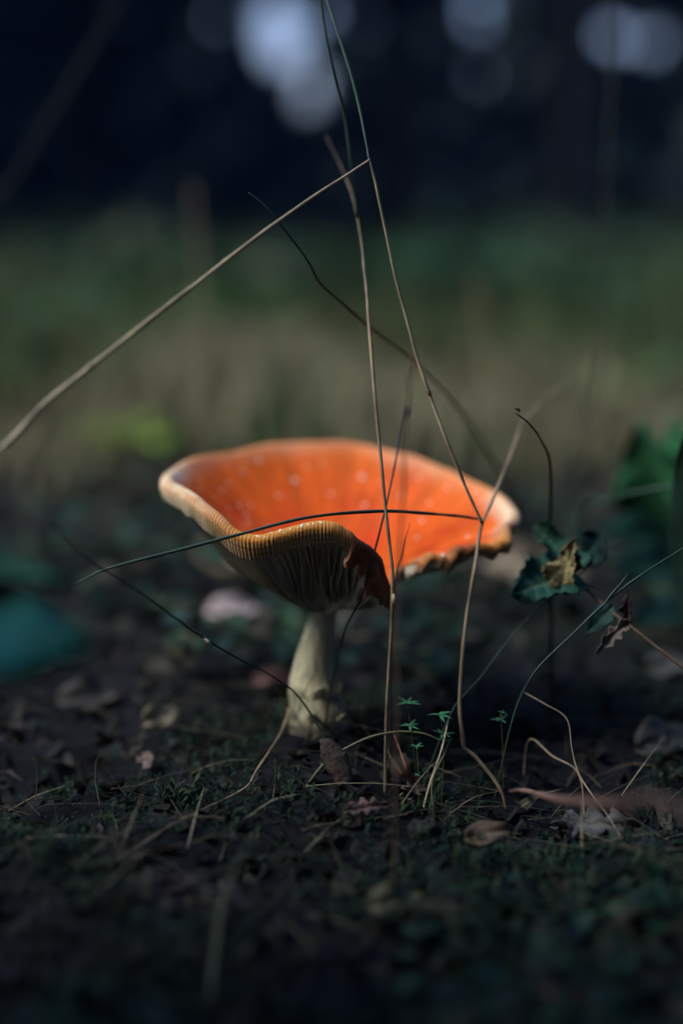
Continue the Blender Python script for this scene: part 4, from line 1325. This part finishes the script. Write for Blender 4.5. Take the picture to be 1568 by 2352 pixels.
iny = (rel[:, 1] * SP + rel[:, 2] * CP) < (1176 + 420) / FPX * np.maximum(dp, 0) + .06
okk = ~((dp > -.1) & inx & iny)
P = P[okk]; n = len(P)
d1 = rand_unit(n); d2 = np.cross(d1, rand_unit(n)); d2 /= np.linalg.norm(d2, axis=1)[:, None]
s = rng.uniform(.015, .035, n)
V, F, Cc = quad_cloud(P, d1 * s[:, None], d2 * (s * .7)[:, None], GREENS[rng.integers(0, 4, n)] * 1.4)
mesh_obj('crown', V, F, 'foliage', e, Cc, smooth=False)

# the far wood: one dark mass of foliage with a few gaps to the sky
n = 64000
az = np.concatenate([rng.uniform(-.36, .36, 34000), rng.uniform(-math.pi, math.pi, n - 34000)])
rr = rng.uniform(24, 30, n)
zz = rng.uniform(-.5, 13.5, n) * 1.0
GAPS = [(630, 18, 20, 18), (652, 122, 18, 17), (606, 70, 3, 3), (690, 75, 4, 4), (722, 185, 5, 5), (752, 22, 7, 8),
        (700, 235, 2, 2), (1085, -15, 9, 9), (1095, 50, 1, 1), (1425, 88, 17, 16), (1322, 108, 20, 18), (1335, 200, 1, 1), (1505, 95, 2, 2), (850, 58, 2, 2), (280, 42, 1, 1), (500, 40, 1, 1), (1100, 165, 1, 1)]
P = np.stack([np.sin(az) * rr, np.cos(az) * rr, zz], -1)
s = rng.uniform(.28, .6, n)
rel = P - np.array([0, 0, CAM_Z])
dp = rel[:, 1] * CP - rel[:, 2] * SP
ok = np.ones(n, bool)
vis = dp > 1
gx_ = np.where(vis, 784 + rel[:, 0] / np.where(vis, dp, 1) * FPX, -9999)
gy_ = np.where(vis, 1176 - (rel[:, 1] * SP + rel[:, 2] * CP) / np.where(vis, dp, 1) * FPX, -9999)
pr = s / 27 * FPX * .75
for (a_, b_, c_, d_) in GAPS:
    ok &= ~((np.abs(gx_ - a_) < c_ + pr) & (np.abs(gy_ - b_) < d_ + pr) & vis & (((gx_ - a_) / (c_ + pr)) ** 2 + ((gy_ - b_) / (d_ + pr)) ** 2 < 1))
P, s = P[ok], s[ok]; n = len(P)
d1 = rand_unit(n); d2 = np.cross(d1, rand_unit(n)); d2 /= np.linalg.norm(d2, axis=1)[:, None]
V, F, Cc = quad_cloud(P, d1 * s[:, None], d2 * (s * .7)[:, None], GREENS[rng.integers(0, 4, n)] * .8)
tag(mesh_obj('far_wood', V, F, 'foliage', None, Cc, smooth=False), 'dark mass of far woodland foliage with gaps of pale sky', 'woodland', kind='stuff')


# ------------------------------------------------------------------ blue haze volume added to turn the wood's darks navy
V = [(x_, y_, z_) for x_ in (-44, 44) for y_ in (-44, 44) for z_ in (-1.6, 14.6)]
F = [[0, 1, 3, 2], [4, 6, 7, 5], [0, 4, 5, 1], [2, 3, 7, 6], [0, 2, 6, 4], [1, 5, 7, 3]]
hm = bpy.data.materials.new('haze'); hm.use_nodes = True
hn = hm.node_tree.nodes
hn.remove(hn['Principled BSDF'])
pv = hn.new('ShaderNodeVolumePrincipled')
pv.inputs['Color'].default_value = (.12, .36, 1.0, 1)
pv.inputs['Density'].default_value = 0.0007
hm.node_tree.links.new(pv.outputs[0], hn['Material Output'].inputs['Volume'])
MATS['haze'] = hm
tag(mesh_obj('haze', V, F, 'haze', smooth=False), 'thin blue haze added to tint the dark wood navy', 'haze', kind='stuff')
